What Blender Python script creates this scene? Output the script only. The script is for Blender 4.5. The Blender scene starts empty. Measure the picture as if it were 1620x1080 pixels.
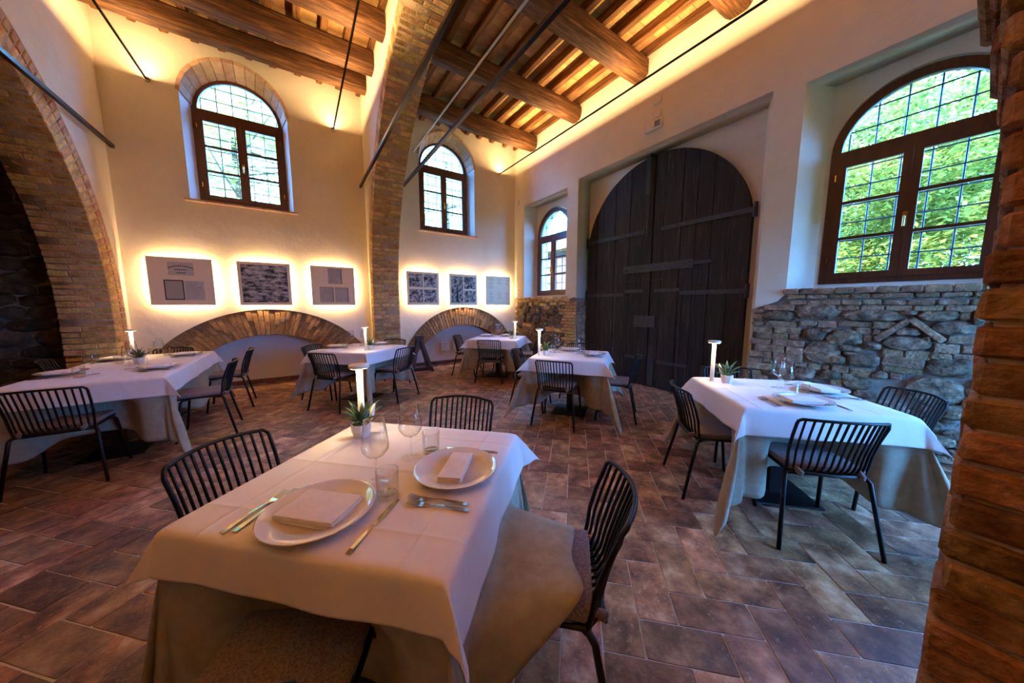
import bpy, bmesh, math, random
from mathutils import Vector, Matrix, noise
random.seed(11)
SC = bpy.context.scene
COL = SC.collection
PI = math.pi
R_ = math.radians

# ------------------------------------------------------------------ camera, sky, sun, exposure
cam_d = bpy.data.cameras.new('camera'); cam_d.sensor_width = 36; cam_d.lens = 500 / 1620 * 36
cam_d.clip_start = 0.02; cam_d.clip_end = 400
cam = bpy.data.objects.new('camera', cam_d); COL.objects.link(cam)
cam.location = (0, 0, 1.38)
cam.rotation_euler = (PI / 2 - math.atan(57.6 / 500), 0, -R_(33.8))
SC.camera = cam

w = bpy.data.worlds.new('sky'); SC.world = w; w.use_nodes = True
bg = w.node_tree.nodes['Background']
bg.inputs[0].default_value = (0.09, 0.34, 1.0, 1); bg.inputs[1].default_value = 47

sun_d = bpy.data.lights.new('sun', 'SUN'); sun_d.energy = 22; sun_d.angle = R_(0.6); sun_d.color = (1, .86, .62)
sun = bpy.data.objects.new('sun', sun_d); COL.objects.link(sun)
sun.rotation_euler = Vector((1, -.2, -.55)).to_track_quat('-Z', 'Y').to_euler()

SC.view_settings.view_transform = 'Standard'; SC.view_settings.look = 'None'
SC.view_settings.exposure = 0.3; SC.view_settings.gamma = 1
SC.view_settings.use_curve_mapping = False
SC.cycles.use_denoising = True
SC.cycles.max_bounces = 10; SC.cycles.diffuse_bounces = 5; SC.cycles.transparent_max_bounces = 16
SC.cycles.caustics_reflective = False; SC.cycles.caustics_refractive = False
SC.cycles.sample_clamp_indirect = 6

WARM = (1.0, 0.66, 0.32)
UP_W, PIC_W, LAMP_W = 135, 5.0, 1.2        # watts of the uplights, one picture strip, one table lamp

# ------------------------------------------------------------------ materials
def nd(nt, t, **k):
    n = nt.nodes.new(t)
    for a, v in k.items():
        if a.startswith('i_'): n.inputs[int(a[2:])].default_value = v
        else: setattr(n, a, v)
    return n

def mk(name, ramp, scale=8, detail=6, rough=.7, bump=0, bscale=None, rnd=0., metal=0, stretch=(1, 1, 1), spec=.5,
       speck=None, hue=0., coat=0, sheen=0, tdist=0., lin=None):
    """noise through a colour ramp in world space; rnd shifts brightness from piece to piece"""
    m = bpy.data.materials.new(name); m.use_nodes = True; nt = m.node_tree; L = nt.links
    b = nt.nodes['Principled BSDF']
    b.inputs['Roughness'].default_value = rough; b.inputs['Metallic'].default_value = metal
    b.inputs['Specular IOR Level'].default_value = spec
    b.inputs['Coat Weight'].default_value = coat
    b.inputs['Sheen Weight'].default_value = sheen
    geo = nd(nt, 'ShaderNodeNewGeometry'); oi = nd(nt, 'ShaderNodeObjectInfo')
    mul = nd(nt, 'ShaderNodeVectorMath', operation='MULTIPLY'); mul.inputs[1].default_value = stretch
    L.new(geo.outputs['Position'], mul.inputs[0])
    vec = mul.outputs[0]
    if rnd or hue:
        sc = nd(nt, 'ShaderNodeMath', operation='MULTIPLY', i_1=37.0); L.new(oi.outputs['Random'], sc.inputs[0])
        ad = nd(nt, 'ShaderNodeVectorMath', operation='ADD'); L.new(vec, ad.inputs[0]); L.new(sc.outputs[0], ad.inputs[1]); vec = ad.outputs[0]
    nz = nd(nt, 'ShaderNodeTexNoise'); nz.inputs['Scale'].default_value = scale; nz.inputs['Detail'].default_value = detail
    nz.inputs['Roughness'].default_value = .62; nz.inputs['Distortion'].default_value = tdist
    L.new(vec, nz.inputs['Vector'])
    cr = nd(nt, 'ShaderNodeValToRGB'); el = cr.color_ramp.elements
    while len(el) < len(ramp): el.new(.5)
    for e, (p, c) in zip(el, ramp): e.position = p; e.color = (*c, 1)
    L.new(nz.outputs['Fac'], cr.inputs[0]); col = cr.outputs[0]
    if speck:
        c2, s2, lo, hi = speck
        n2 = nd(nt, 'ShaderNodeTexNoise'); n2.inputs['Scale'].default_value = s2; n2.inputs['Detail'].default_value = 8; n2.inputs['Roughness'].default_value = .75
        L.new(vec, n2.inputs['Vector'])
        mr = nd(nt, 'ShaderNodeMapRange'); mr.inputs[1].default_value = lo; mr.inputs[2].default_value = hi
        L.new(n2.outputs['Fac'], mr.inputs[0])
        mx = nd(nt, 'ShaderNodeMix', data_type='RGBA'); L.new(mr.outputs[0], mx.inputs[0]); L.new(col, mx.inputs[6]); mx.inputs[7].default_value = (*c2, 1)
        col = mx.outputs[2]
    if rnd or hue:
        hs = nd(nt, 'ShaderNodeHueSaturation')
        mv = nd(nt, 'ShaderNodeMapRange'); mv.inputs[3].default_value = 1 - rnd; mv.inputs[4].default_value = 1 + rnd
        L.new(oi.outputs['Random'], mv.inputs[0]); L.new(mv.outputs[0], hs.inputs['Value'])
        if hue:
            m2 = nd(nt, 'ShaderNodeMath', operation='MULTIPLY', i_1=7.31); f2 = nd(nt, 'ShaderNodeMath', operation='FRACT')
            L.new(oi.outputs['Random'], m2.inputs[0]); L.new(m2.outputs[0], f2.inputs[0])
            m3 = nd(nt, 'ShaderNodeMapRange'); m3.inputs[3].default_value = .5 - hue; m3.inputs[4].default_value = .5 + hue
            L.new(f2.outputs[0], m3.inputs[0]); L.new(m3.outputs[0], hs.inputs['Hue'])
        L.new(col, hs.inputs['Color']); col = hs.outputs[0]
    L.new(col, b.inputs['Base Color'])
    if bump:
        nb = nd(nt, 'ShaderNodeTexNoise'); nb.inputs['Scale'].default_value = bscale or scale * 4; nb.inputs['Detail'].default_value = 8
        L.new(vec, nb.inputs['Vector'])
        bp = nd(nt, 'ShaderNodeBump'); bp.inputs['Strength'].default_value = bump; bp.inputs['Distance'].default_value = .02
        L.new(nb.outputs['Fac'], bp.inputs['Height']); L.new(bp.outputs[0], b.inputs['Normal'])
    return m

def plain(name, c, rough=.5, metal=0, spec=.5, coat=0):
    m = bpy.data.materials.new(name); m.use_nodes = True; b = m.node_tree.nodes['Principled BSDF']
    b.inputs['Base Color'].default_value = (*c, 1); b.inputs['Roughness'].default_value = rough; b.inputs['Metallic'].default_value = metal
    b.inputs['Specular IOR Level'].default_value = spec; b.inputs['Coat Weight'].default_value = coat
    return m

def emit(name, c, s):
    m = bpy.data.materials.new(name); m.use_nodes = True; nt = m.node_tree
    nt.nodes.remove(nt.nodes['Principled BSDF']); e = nd(nt, 'ShaderNodeEmission'); e.inputs[0].default_value = (*c, 1); e.inputs[1].default_value = s
    nt.links.new(e.outputs[0], nt.nodes['Material Output'].inputs[0]); return m

def glassy(name, ior, tint=(1, 1, 1), rough=0.0):
    m = bpy.data.materials.new(name); m.use_nodes = True; nt = m.node_tree; L = nt.links
    nt.nodes.remove(nt.nodes['Principled BSDF'])
    lw = nd(nt, 'ShaderNodeLayerWeight'); lw.inputs[0].default_value = .5
    pw = nd(nt, 'ShaderNodeMath', operation='POWER', i_1=3.0); L.new(lw.outputs['Facing'], pw.inputs[0])
    f = nd(nt, 'ShaderNodeMapRange'); f.inputs[3].default_value = ior; f.inputs[4].default_value = .85; L.new(pw.outputs[0], f.inputs[0])
    t = nd(nt, 'ShaderNodeBsdfTransparent'); t.inputs[0].default_value = (*tint, 1)
    g = nd(nt, 'ShaderNodeBsdfGlossy'); g.inputs['Roughness'].default_value = rough
    x = nd(nt, 'ShaderNodeMixShader'); L.new(f.outputs[0], x.inputs[0]); L.new(t.outputs[0], x.inputs[1]); L.new(g.outputs[0], x.inputs[2])
    L.new(x.outputs[0], nt.nodes['Material Output'].inputs[0]); return m

def leafmat(name, c1, c2, tr=.5):
    m = bpy.data.materials.new(name); m.use_nodes = True; nt = m.node_tree; L = nt.links
    nt.nodes.remove(nt.nodes['Principled BSDF'])
    geo = nd(nt, 'ShaderNodeNewGeometry'); nz = nd(nt, 'ShaderNodeTexNoise'); nz.inputs['Scale'].default_value = 2.5; nz.inputs['Detail'].default_value = 8
    L.new(geo.outputs['Position'], nz.inputs['Vector'])
    cr = nd(nt, 'ShaderNodeValToRGB'); cr.color_ramp.elements[0].position = .35; cr.color_ramp.elements[1].position = .65
    cr.color_ramp.elements[0].color = (*c1, 1); cr.color_ramp.elements[1].color = (*c2, 1); L.new(nz.outputs['Fac'], cr.inputs[0])
    d = nd(nt, 'ShaderNodeBsdfDiffuse'); t = nd(nt, 'ShaderNodeBsdfTranslucent'); x = nd(nt, 'ShaderNodeMixShader'); x.inputs[0].default_value = tr
    L.new(cr.outputs[0], d.inputs[0]); L.new(cr.outputs[0], t.inputs[0]); L.new(d.outputs[0], x.inputs[1]); L.new(t.outputs[0], x.inputs[2])
    L.new(x.outputs[0], nt.nodes['Material Output'].inputs[0]); return m

def photomat(name, kind, seed):
    """printed black-and-white picture: flat print on paper"""
    m = bpy.data.materials.new(name); m.use_nodes = True; nt = m.node_tree; L = nt.links; b = nt.nodes['Principled BSDF']
    b.inputs['Roughness'].default_value = .6
    geo = nd(nt, 'ShaderNodeNewGeometry'); ad = nd(nt, 'ShaderNodeVectorMath', operation='MULTIPLY'); L.new(geo.outputs['Position'], ad.inputs[0])
    ad.inputs[1].default_value = (1, 1, 2.2 if kind == 'land' else 1)
    a2 = nd(nt, 'ShaderNodeVectorMath', operation='ADD'); a2.inputs[1].default_value = (seed * 3.7, seed, 0); L.new(ad.outputs[0], a2.inputs[0])
    nz = nd(nt, 'ShaderNodeTexNoise'); nz.inputs['Scale'].default_value = (9 if kind == 'land' else 15) if kind != 'text' else 160; nz.inputs['Detail'].default_value = 10; nz.inputs['Roughness'].default_value = .72
    L.new(a2.outputs[0], nz.inputs['Vector'])
    cr = nd(nt, 'ShaderNodeValToRGB'); e = cr.color_ramp.elements
    if kind == 'text': e[0].position = .42; e[1].position = .52; e[0].color = (.25, .21, .15, 1); e[1].color = (.5, .44, .33, 1)
    elif kind == 'paper': e[0].position = .3; e[1].position = .7; e[0].color = (.50, .45, .34, 1); e[1].color = (.62, .56, .44, 1)
    else: e[0].position = .43; e[1].position = .6; e[0].color = (.012, .011, .01, 1); e[1].color = (.62, .56, .46, 1)
    L.new(nz.outputs['Fac'], cr.inputs[0]); L.new(cr.outputs[0], b.inputs['Base Color']); return m

M = {}
M['plaster'] = mk('plaster', [(.3, (.71, .615, .455)), (.7, (.81, .725, .565))], 1.3, 8, .85, .38, 9, spec=.2)
M['plaster_white'] = mk('plaster_white', [(.3, (.66, .62, .56)), (.7, (.76, .72, .66))], 1.5, 8, .85, .12, 25, spec=.2)
M['mortar'] = mk('mortar', [(.3, (.18, .15, .125)), (.7, (.29, .245, .20))], 12, 8, .95, .6, 60, spec=.1)
M['mortar_warm'] = mk('mortar_warm', [(.3, (.42, .28, .16)), (.7, (.58, .42, .26))], 12, 8, .95, .6, 60, spec=.1)
M['brick'] = mk('brick', [(.33, (.44, .25, .085)), (.5, (.68, .42, .15)), (.68, (.84, .59, .26))], 9, 8, .9, .7, 45, rnd=.22, hue=.02, spec=.15, speck=((.16, .09, .05), 30, .56, .72))
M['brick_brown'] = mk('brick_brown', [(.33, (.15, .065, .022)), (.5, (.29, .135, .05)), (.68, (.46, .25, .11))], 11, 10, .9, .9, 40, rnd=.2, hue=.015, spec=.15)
M['brick_ring'] = mk('brick_ring', [(.3, (.44, .22, .11)), (.55, (.56, .33, .18)), (.75, (.64, .43, .26))], 9, 8, .9, .4, 45, rnd=.2, hue=.02, spec=.15)
M['brick_dark'] = mk('brick_dark', [(.3, (.20, .10, .045)), (.6, (.36, .20, .09)), (.8, (.47, .28, .13))], 10, 8, .85, .8, 40, rnd=.28, spec=.2)
M['brick_grey'] = mk('brick_grey', [(.35, (.19, .115, .066)), (.55, (.34, .22, .13)), (.7, (.50, .35, .215))], 14, 10, .92, 1.0, 60, rnd=.25, hue=.015, spec=.15)
M['stone'] = mk('stone', [(.36, (.065, .046, .030)), (.52, (.19, .135, .086)), (.68, (.38, .275, .175))], 14, 12, .92, 1.0, 34, rnd=.28, hue=.015, spec=.2)
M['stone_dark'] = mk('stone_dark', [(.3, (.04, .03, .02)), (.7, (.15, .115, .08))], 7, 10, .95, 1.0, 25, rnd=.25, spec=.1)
M['sill_brick'] = mk('sill_brick', [(.3, (.52, .30, .18)), (.7, (.68, .45, .29))], 10, 8, .85, .3, 60, rnd=.15, hue=.012, spec=.2)
M['floor_tile'] = mk('floor_tile', [(.33, (.065, .029, .014)), (.46, (.19, .088, .043)), (.56, (.33, .168, .082)), (.68, (.52, .34, .20))], 7, 12, .42, .25, 40, rnd=.38, hue=.014, spec=.5,
                     speck=((.42, .30, .20), 45, .56, .68))
M['grout'] = mk('grout', [(.3, (.55, .52, .48)), (.7, (.66, .62, .58))], 30, 4, .9, spec=.2)
M['ceil_tile'] = mk('ceil_tile', [(.3, (.50, .23, .075)), (.55, (.68, .37, .13)), (.75, (.78, .50, .21))], 6, 8, .85, .2, 40, rnd=.2, hue=.012, spec=.2)
M['beam'] = mk('beam', [(.3, (.034, .012, .003)), (.52, (.10, .038, .010)), (.7, (.22, .095, .028))], 5, 10, .7, .5, 12, stretch=(.6, 7, 7), rnd=.12, spec=.25)
M['joist'] = mk('joist', [(.3, (.07, .026, .007)), (.52, (.18, .072, .019)), (.72, (.32, .145, .042))], 5, 10, .7, .4, 12, stretch=(7, .6, 7), rnd=.18, spec=.25)
M['door_wood'] = mk('door_wood', [(.32, (.004, .003, .0025)), (.5, (.014, .009, .007)), (.62, (.032, .022, .018)), (.78, (.11, .085, .08))], 5, 12, .62, .6, 14, stretch=(6, 6, .5), rnd=.3, spec=.35)
M['iron'] = mk('iron', [(.3, (.02, .022, .025)), (.7, (.05, .054, .06))], 25, 6, .45, .2, 60, spec=.5, metal=.2)
M['tie'] = plain('tie_steel', (.003, .0033, .004), .3, 0, .28)
M['window_wood'] = mk('window_wood', [(.3, (.06, .014, .006)), (.7, (.12, .032, .012))], 5, 8, .35, stretch=(6, 6, .7), spec=.5)
M['brass'] = plain('brass', (.55, .36, .12), .25, 1)
M['pane'] = glassy('pane_glass', .03, (.96, .98, .97))
M['glass'] = glassy('drinking_glass', .05, (.985, .988, .985))
M['black'] = plain('black_metal', (.004, .004, .0045), .42, .0, .3)
M['base'] = plain('black_steel', (.008, .008, .009), .45, .3)
M['tweed'] = mk('tweed', [(.35, (.13, .095, .085)), (.65, (.30, .23, .21))], 160, 3, .95, .5, 300, spec=.1, sheen=.2)
M['cotton'] = mk('cotton', [(.3, (.78, .74, .70)), (.7, (.84, .80, .76))], 6, 4, .85, .10, 9, spec=.2, sheen=.1)
M['linen'] = mk('linen', [(.3, (.30, .265, .19)), (.7, (.40, .355, .26))], 20, 8, .95, .3, 12, spec=.1)
M['china'] = plain('china', (.72, .69, .64), .08, 0, .5, .4)
M['steel'] = plain('steel', (.55, .53, .50), .16, 1)
M['napkin'] = mk('napkin', [(.3, (.76, .72, .68)), (.7, (.84, .80, .76))], 20, 4, .9, .1, 60, spec=.1)
M['white'] = plain('white_paint', (.78, .76, .72), .4)
M['pot'] = plain('white_ceramic', (.78, .76, .72), .3)
M['leaf'] = mk('succulent_leaf', [(.3, (.02, .06, .02)), (.7, (.09, .16, .06))], 30, 4, .5)
M['flower'] = plain('cream_petal', (.85, .78, .60), .6)
M['moss'] = mk('moss', [(.3, (.08, .07, .01)), (.7, (.32, .26, .04))], 60, 4, .95, 1, 120)
M['panel'] = plain('print_panel', (.90, .73, .46), .6)
M['led'] = emit('led_diffuser', WARM, 2.5)
M['lampled'] = emit('lamp_diffuser', (1, .78, .48), 14)
M['plate_plastic'] = plain('switch_plastic', (.72, .68, .60), .45)
M['dark_plastic'] = plain('dark_plastic', (.03, .03, .035), .3)
M['walnut'] = mk('trestle_wood', [(.3, (.02, .010, .006)), (.7, (.05, .022, .012))], 6, 8, .55, stretch=(6, 6, 1))
M['terracotta'] = mk('skirting_tile', [(.3, (.10, .035, .018)), (.7, (.22, .085, .045))], 12, 6, .6, .2, 40, rnd=.2)
M['grass'] = mk('grass', [(.3, (.06, .07, .012)), (.7, (.15, .14, .03))], 3, 10, .9, .5, 60)
M['bark'] = mk('bark', [(.3, (.06, .045, .03)), (.7, (.20, .16, .11))], 10, 8, .95, 1, 20, stretch=(3, 3, .6))
M['leafA'] = leafmat('tree_leaf', (.08, .12, .016), (.46, .46, .085))
M['leafB'] = leafmat('dark_tree_leaf', (.03, .045, .01), (.17, .17, .03))
M['leafC'] = leafmat('pale_leaf', (.55, .55, .22), (.92, .92, .45), .6)
M['house'] = mk('house_wall', [(.3, (.07, .05, .032)), (.7, (.13, .09, .06))], 4, 8, .9, .4, 14)
M['stone_house'] = mk('house_stone', [(.3, (.05, .036, .024)), (.7, (.13, .095, .06))], 6, 8, .9, .6, 20, rnd=.3)
M['tileroof'] = mk('roof_tile', [(.3, (.30, .13, .07)), (.7, (.48, .25, .14))], 9, 6, .9, rnd=.1)
M['cord'] = plain('grey_cover', (.2, .2, .2), .6)

# ------------------------------------------------------------------ geometry helpers
def link(name, data, parent=None, loc=(0, 0, 0), rot=(0, 0, 0), scale=(1, 1, 1)):
    o = bpy.data.objects.new(name, data); COL.objects.link(o)
    o.location = loc; o.rotation_euler = rot; o.scale = scale
    if parent is not None: o.parent = parent
    return o
def tag(o, label=None, cat=None, group=None, kind=None):
    if label: o['label'] = label
    if cat: o['category'] = cat
    if group: o['group'] = group
    if kind: o['kind'] = kind
    return o
def empty(name, loc=(0, 0, 0), rz=0, label=None, cat=None, group=None, kind=None):
    o = link(name, None, None, loc, (0, 0, rz)); o.empty_display_size = .1
    return tag(o, label, cat, group, kind)
def mesh(name, v, f, mat, smooth=False):
    me = bpy.data.meshes.new(name); me.from_pydata([tuple(p) for p in v], [], f); me.validate(); me.update()
    me.materials.append(M[mat] if isinstance(mat, str) else mat)
    if smooth: me.polygons.foreach_set('use_smooth', [True] * len(me.polygons))
    bm = bmesh.new(); bm.from_mesh(me); bmesh.ops.recalc_face_normals(bm, faces=bm.faces); bm.to_mesh(me); bm.free()
    return me
class MB:
    def __init__(s): s.v = []; s.f = []
    def add(s, v, f):
        n = len(s.v); s.v += [Vector(p) for p in v]; s.f += [tuple(i + n for i in q) for q in f]; return s
    def box(s, a, b):
        x0, y0, z0 = a; x1, y1, z1 = b
        return s.hexa([(x0, y0, z0), (x1, y0, z0), (x1, y1, z0), (x0, y1, z0), (x0, y0, z1), (x1, y0, z1), (x1, y1, z1), (x0, y1, z1)])
    def hexa(s, p):
        return s.add(p, [(0, 3, 2, 1), (4, 5, 6, 7), (0, 1, 5, 4), (1, 2, 6, 5), (2, 3, 7, 6), (3, 0, 4, 7)])
    def tube(s, path, r, n=6, cap=True):
        path = [Vector(p) for p in path]; rs = r if isinstance(r, (list, tuple)) else [r] * len(path)
        vs = []; up = None
        for i, p in enumerate(path):
            t = (path[min(i + 1, len(path) - 1)] - path[max(i - 1, 0)]).normalized()
            if up is None: up = Vector((0, 0, 1)) if abs(t.z) < .9 else Vector((1, 0, 0))
            a = t.cross(up)
            if a.length < 1e-4: a = t.cross(Vector((0, 1, 0)))
            a.normalize(); b = t.cross(a).normalized(); up = -b if (-b).dot(up) > 0 else b
            for k in range(n):
                an = 2 * PI * k / n; vs.append(p + rs[i] * (math.cos(an) * a + math.sin(an) * (b if up == -b else -b)))
        fs = [(i * n + k, i * n + (k + 1) % n, (i + 1) * n + (k + 1) % n, (i + 1) * n + k) for i in range(len(path) - 1) for k in range(n)]
        if cap: fs += [tuple(range(n)), tuple((len(path) - 1) * n + k for k in range(n))]
        return s.add(vs, fs)
    def lathe(s, prof, n=24, c=(0, 0, 0), ang0=0):
        vs = []; fs = []; m = len(prof)
        for k in range(n):
            a = 2 * PI * k / n + ang0
            for r, z in prof: vs.append((c[0] + r * math.cos(a), c[1] + r * math.sin(a), c[2] + z))
        for k in range(n):
            k2 = (k + 1) % n
            for i in range(m - 1): fs.append((k * m + i, k2 * m + i, k2 * m + i + 1, k * m + i + 1))
        return s.add(vs, fs)
    def mesh(s, name, mat, smooth=False): return mesh(name, s.v, s.f, mat, smooth)
    def build(s, name, mat, parent=None, smooth=False, **k): return link(name, s.mesh(name, mat, smooth), parent, **k)

def rbox(name, sx, sy, sz, bev, mat, seg=2, smooth=True, c=(0, 0, 0), jit=0, seed=0):
    bm = bmesh.new(); bmesh.ops.create_cube(bm, size=1)
    bmesh.ops.scale(bm, vec=(sx, sy, sz), verts=bm.verts)
    bmesh.ops.bevel(bm, geom=bm.edges[:], offset=bev, segments=seg, affect='EDGES', profile=.6)
    rr = random.Random(seed)
    for v in bm.verts:
        if jit: v.co += Vector((rr.uniform(-jit, jit), rr.uniform(-jit, jit), rr.uniform(-jit, jit)))
        v.co += Vector(c)
    me = bpy.data.meshes.new(name); bm.to_mesh(me); bm.free(); me.materials.append(M[mat] if isinstance(mat, str) else mat)
    if smooth: me.polygons.foreach_set('use_smooth', [True] * len(me.polygons))
    return me

_bk = {}
def unit_brick(mat, kind='brick', size=None):
    """shared pieces: bricks cached by rounded size, unit stones and tiles, chipped so that no two look alike"""
    key = (mat, kind) + (tuple(max(1, round(c / .025)) for c in size) if kind == 'brick' else ())
    if key not in _bk:
        l = []
        if kind == 'brick':
            dm = [k * .025 for k in key[2:]]
            for i in range(3): l.append((rbox('brick', dm[0], dm[1], dm[2], min(.009, min(dm) * .22), mat, 1, False, jit=.0028, seed=len(_bk) * 3 + i), dm))
        elif kind == 'tile': l.append(rbox('tile', 1, 1, 1, .018, mat, 1, False))
        else:
            for i in range(6):
                bm = bmesh.new(); bmesh.ops.create_icosphere(bm, subdivisions=2, radius=.5)
                for v in bm.verts:
                    p = v.co.copy(); q = p / max(abs(p.x), abs(p.y), abs(p.z)) * .5
                    v.co = p.lerp(q, .62) * (1 + .20 * noise.noise(p * 2.6 + Vector((i * 9.1, 3, 1))) + .12 * noise.noise(p * 7 + Vector((i * 5.1, 7, 2))))
                me = bpy.data.meshes.new('stone'); bm.to_mesh(me); bm.free(); me.materials.append(M[mat]); l.append(me)
        _bk[key] = l
    return _bk[key]
def piece(parent, mat, c, size, rot=(0, 0, 0), name='brick', kind='brick'):
    if kind == 'brick':
        me, dm = random.choice(unit_brick(mat, kind, size)); return link(name, me, parent, c, rot, [a_ / b for a_, b in zip(size, dm)])
    return link(name, random.choice(unit_brick(mat, kind)), parent, c, rot, size)

def plate(outer, holes, d, fn, mat, name='wall', smooth=False):
    """flat panel with holes, thickness d; fn(u, v, w) places it in the room"""
    cu = bpy.data.curves.new('tmp', 'CURVE'); cu.dimensions = '2D'; cu.fill_mode = 'BOTH'; cu.extrude = d / 2
    for poly in [outer] + holes:
        sp = cu.splines.new('POLY'); sp.points.add(len(poly) - 1)
        for p, (a, b) in zip(sp.points, poly): p.co = (a, b, 0, 1)
        sp.use_cyclic_u = True
    o = bpy.data.objects.new('tmp', cu); COL.objects.link(o)
    dg = bpy.context.evaluated_depsgraph_get(); me = bpy.data.meshes.new_from_object(o.evaluated_get(dg))
    bpy.data.objects.remove(o); bpy.data.curves.remove(cu)
    for v in me.vertices: v.co = Vector(fn(v.co.x, v.co.y, v.co.z + d / 2))
    bm = bmesh.new(); bm.from_mesh(me); bmesh.ops.remove_doubles(bm, verts=bm.verts, dist=1e-5); bmesh.ops.recalc_face_normals(bm, faces=bm.faces); bm.to_mesh(me); bm.free()
    me.name = name; me.materials.clear(); me.materials.append(M[mat]); return me
def archpoly(c, hw, z0, zs, n=24, rise=None):
    rise = rise or hw
    return [(c - hw, z0), (c + hw, z0)] + [(c + hw * math.cos(PI * i / n), zs + rise * math.sin(PI * i / n)) for i in range(n + 1)]
def copytree(o, parent=None):
    c = o.copy(); COL.objects.link(c); c.parent = parent
    for ch in o.children: copytree(ch, c)
    return c
def area(parent, loc, direction, sx, sy, watts, color=WARM, name='light', shape='RECTANGLE', spread=PI, xaxis=None):
    d = bpy.data.lights.new(name, 'AREA'); d.shape = shape; d.size = sx; d.size_y = sy; d.energy = watts; d.color = color; d.spread = spread
    o = link(name, d, parent, loc)
    z = -Vector(direction).normalized(); x = Vector(xaxis or (1, 0, 0)); x = (x - z * x.dot(z)).normalized(); y = z.cross(x)
    o.rotation_euler = Matrix((x, y, z)).transposed().to_euler(); return o

# ------------------------------------------------------------------ the room
D, W = 6.72, 4.58                     # inner faces of the back wall (y) and of the right wall (x)
AL0, AL1 = 1.16, 1.64                 # middle arch wall
LL0, LL1 = -2.45, -2.0                # left arch wall
YF = -1.3                             # wall behind the camera
back = lambda u, v, q: (u, D + q, v)
right = lambda u, v, q: (W + q, u, v)

# floor: herringbone of 0.167 x 0.333 terracotta tiles turned 45 degrees
floor = tag(MB().box((-6.2, YF - .4, -.2), (5.6, 7.4, -.004)).build('floor', 'grout'), 'terracotta herringbone tile floor of the dining hall', 'floor', kind='structure')
a = 1 / 6; P0 = 2.85 * a; Q0 = 8.03 * a; S2 = math.sqrt(.5)
tm = unit_brick('floor_tile', 'tile')[:1]
tiles = []
for k in range(-60, 80):
    for m_ in range(-40, 50):
        for o_ in (0, 1):
            p = P0 + (k + 2 * m_) * a; q = Q0 + (k - 2 * m_) * a
            if o_ == 0: pc, qc, lx, ly = p + a, q + a / 2, 2 * a, a
            else: pc, qc, lx, ly = p + a / 2, q + 2 * a, a, 2 * a
            x, y = S2 * (pc + qc), S2 * (qc - pc)
            if -5.6 < x < 5.0 and YF - .1 < y < 7.15 and not (x > 4.95):
                tiles.append((x, y, lx - .007, ly - .007))
def fdist(t):
    x, y = t[0], t[1]; fx, fy = math.sin(R_(33.8)), math.cos(R_(33.8))
    d = x * fx + y * fy; s = x * fy - y * fx
    return math.hypot(x, y) if d > .3 and abs(s) < d * 1.75 + .1 else 99
tiles.sort(key=fdist)
rest = MB()
for i, (x, y, lx, ly) in enumerate(tiles):
    if i < 300: link('floor_tile', tm[0], floor, (x, y, -.006 + random.uniform(-.0008, .0008)), (random.uniform(-.002, .002), random.uniform(-.002, .002), -PI / 4), (lx, ly, .012))
    else:
        c, s = S2 * lx / 2, S2 * ly / 2; u = Vector((c, -c, 0)); v = Vector((s, s, 0)); b0 = Vector((x, y, -.012)); t0 = Vector((x, y, random.uniform(-.0012, 0)))
        rest.hexa([b0 - u - v, b0 + u - v, b0 + u + v, b0 - u + v, t0 - u * .99 - v * .98, t0 + u * .99 - v * .98, t0 + u * .99 + v * .98, t0 - u * .99 + v * .98])
rm = rest.mesh('floor_tiles_far', 'floor_tile')
# every far tile keeps its own shade through a face-level random island value
mt = M['floor_tile'].copy(); mt.name = 'floor_tile_far'; nt = mt.node_tree
oi = [n for n in nt.nodes if n.type == 'OBJECT_INFO'][0]; gi = [n for n in nt.nodes if n.type == 'NEW_GEOMETRY'][0]
for l in list(nt.links):
    if l.from_node == oi: nt.links.new(gi.outputs['Random Per Island'], l.to_socket)
rm.materials.clear(); rm.materials.append(mt)
tag(link('floor_tile', rm, floor), kind='stuff')

# back wall with two arched windows and two blind arches
W1, W2 = -.605, 2.835
def niche(cx, zo, ro, zi, ri, xl, xr, n=40):
    """outline of the outer edge of a blind arch between xl and xr, going left to right"""
    pts = []
    for i in range(n + 1):
        x = xl + (xr - xl) * i / n; d = ro * ro - (x - cx) ** 2
        if d > 0:
            z = zo + math.sqrt(d)
            if z > 0: pts.append((x, z))
    return pts
N1 = dict(cx=-.43, zo=-.5, ro=1.81, zi=-.5, ri=1.385, xl=-1.99, xr=1.15)
N2 = dict(cx=3.17, zo=-.16, ro=1.49, zi=-.43, ri=1.35, xl=1.66, xr=4.57)
def outline(n):
    p = niche(**n); return [(p[0][0], 0)] + p + [(p[-1][0], 0)]
outer = [(LL0, 0)] + outline(N1) + outline(N2) + [(5.3, 0), (5.3, 5.7), (LL0, 5.7)]
arches = [archpoly(c, .635, 2.94, 4.38) for c in (W1, W2)]
wall_back = tag(link('wall_back', plate(outer, arches, .05, back, 'plaster', 'wall_back')), 'cream plastered back wall with arched windows and blind arches', 'wall', kind='structure')
o2 = [(LL0, 0), (5.3, 0), (5.3, 5.7), (LL0, 5.7)]
sub = lambda d0: (lambda u, v, q: (u, D + d0 + q, v))
link('wall_core', plate([(LL0, .0)] + outline(N1) + outline(N2) + [(5.3, 0), (5.3, 5.7), (LL0, 5.7)], [archpoly(c, .68, 2.90, 4.39) for c in (W1, W2)], .31, sub(.05), 'plaster_white', 'wall_core'), wall_back)
link('wall_core', plate(o2, [archpoly(c, .60, 2.97, 4.36) for c in (W1, W2)], .15, sub(.36), 'plaster_white', 'wall_core'), wall_back)
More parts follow.
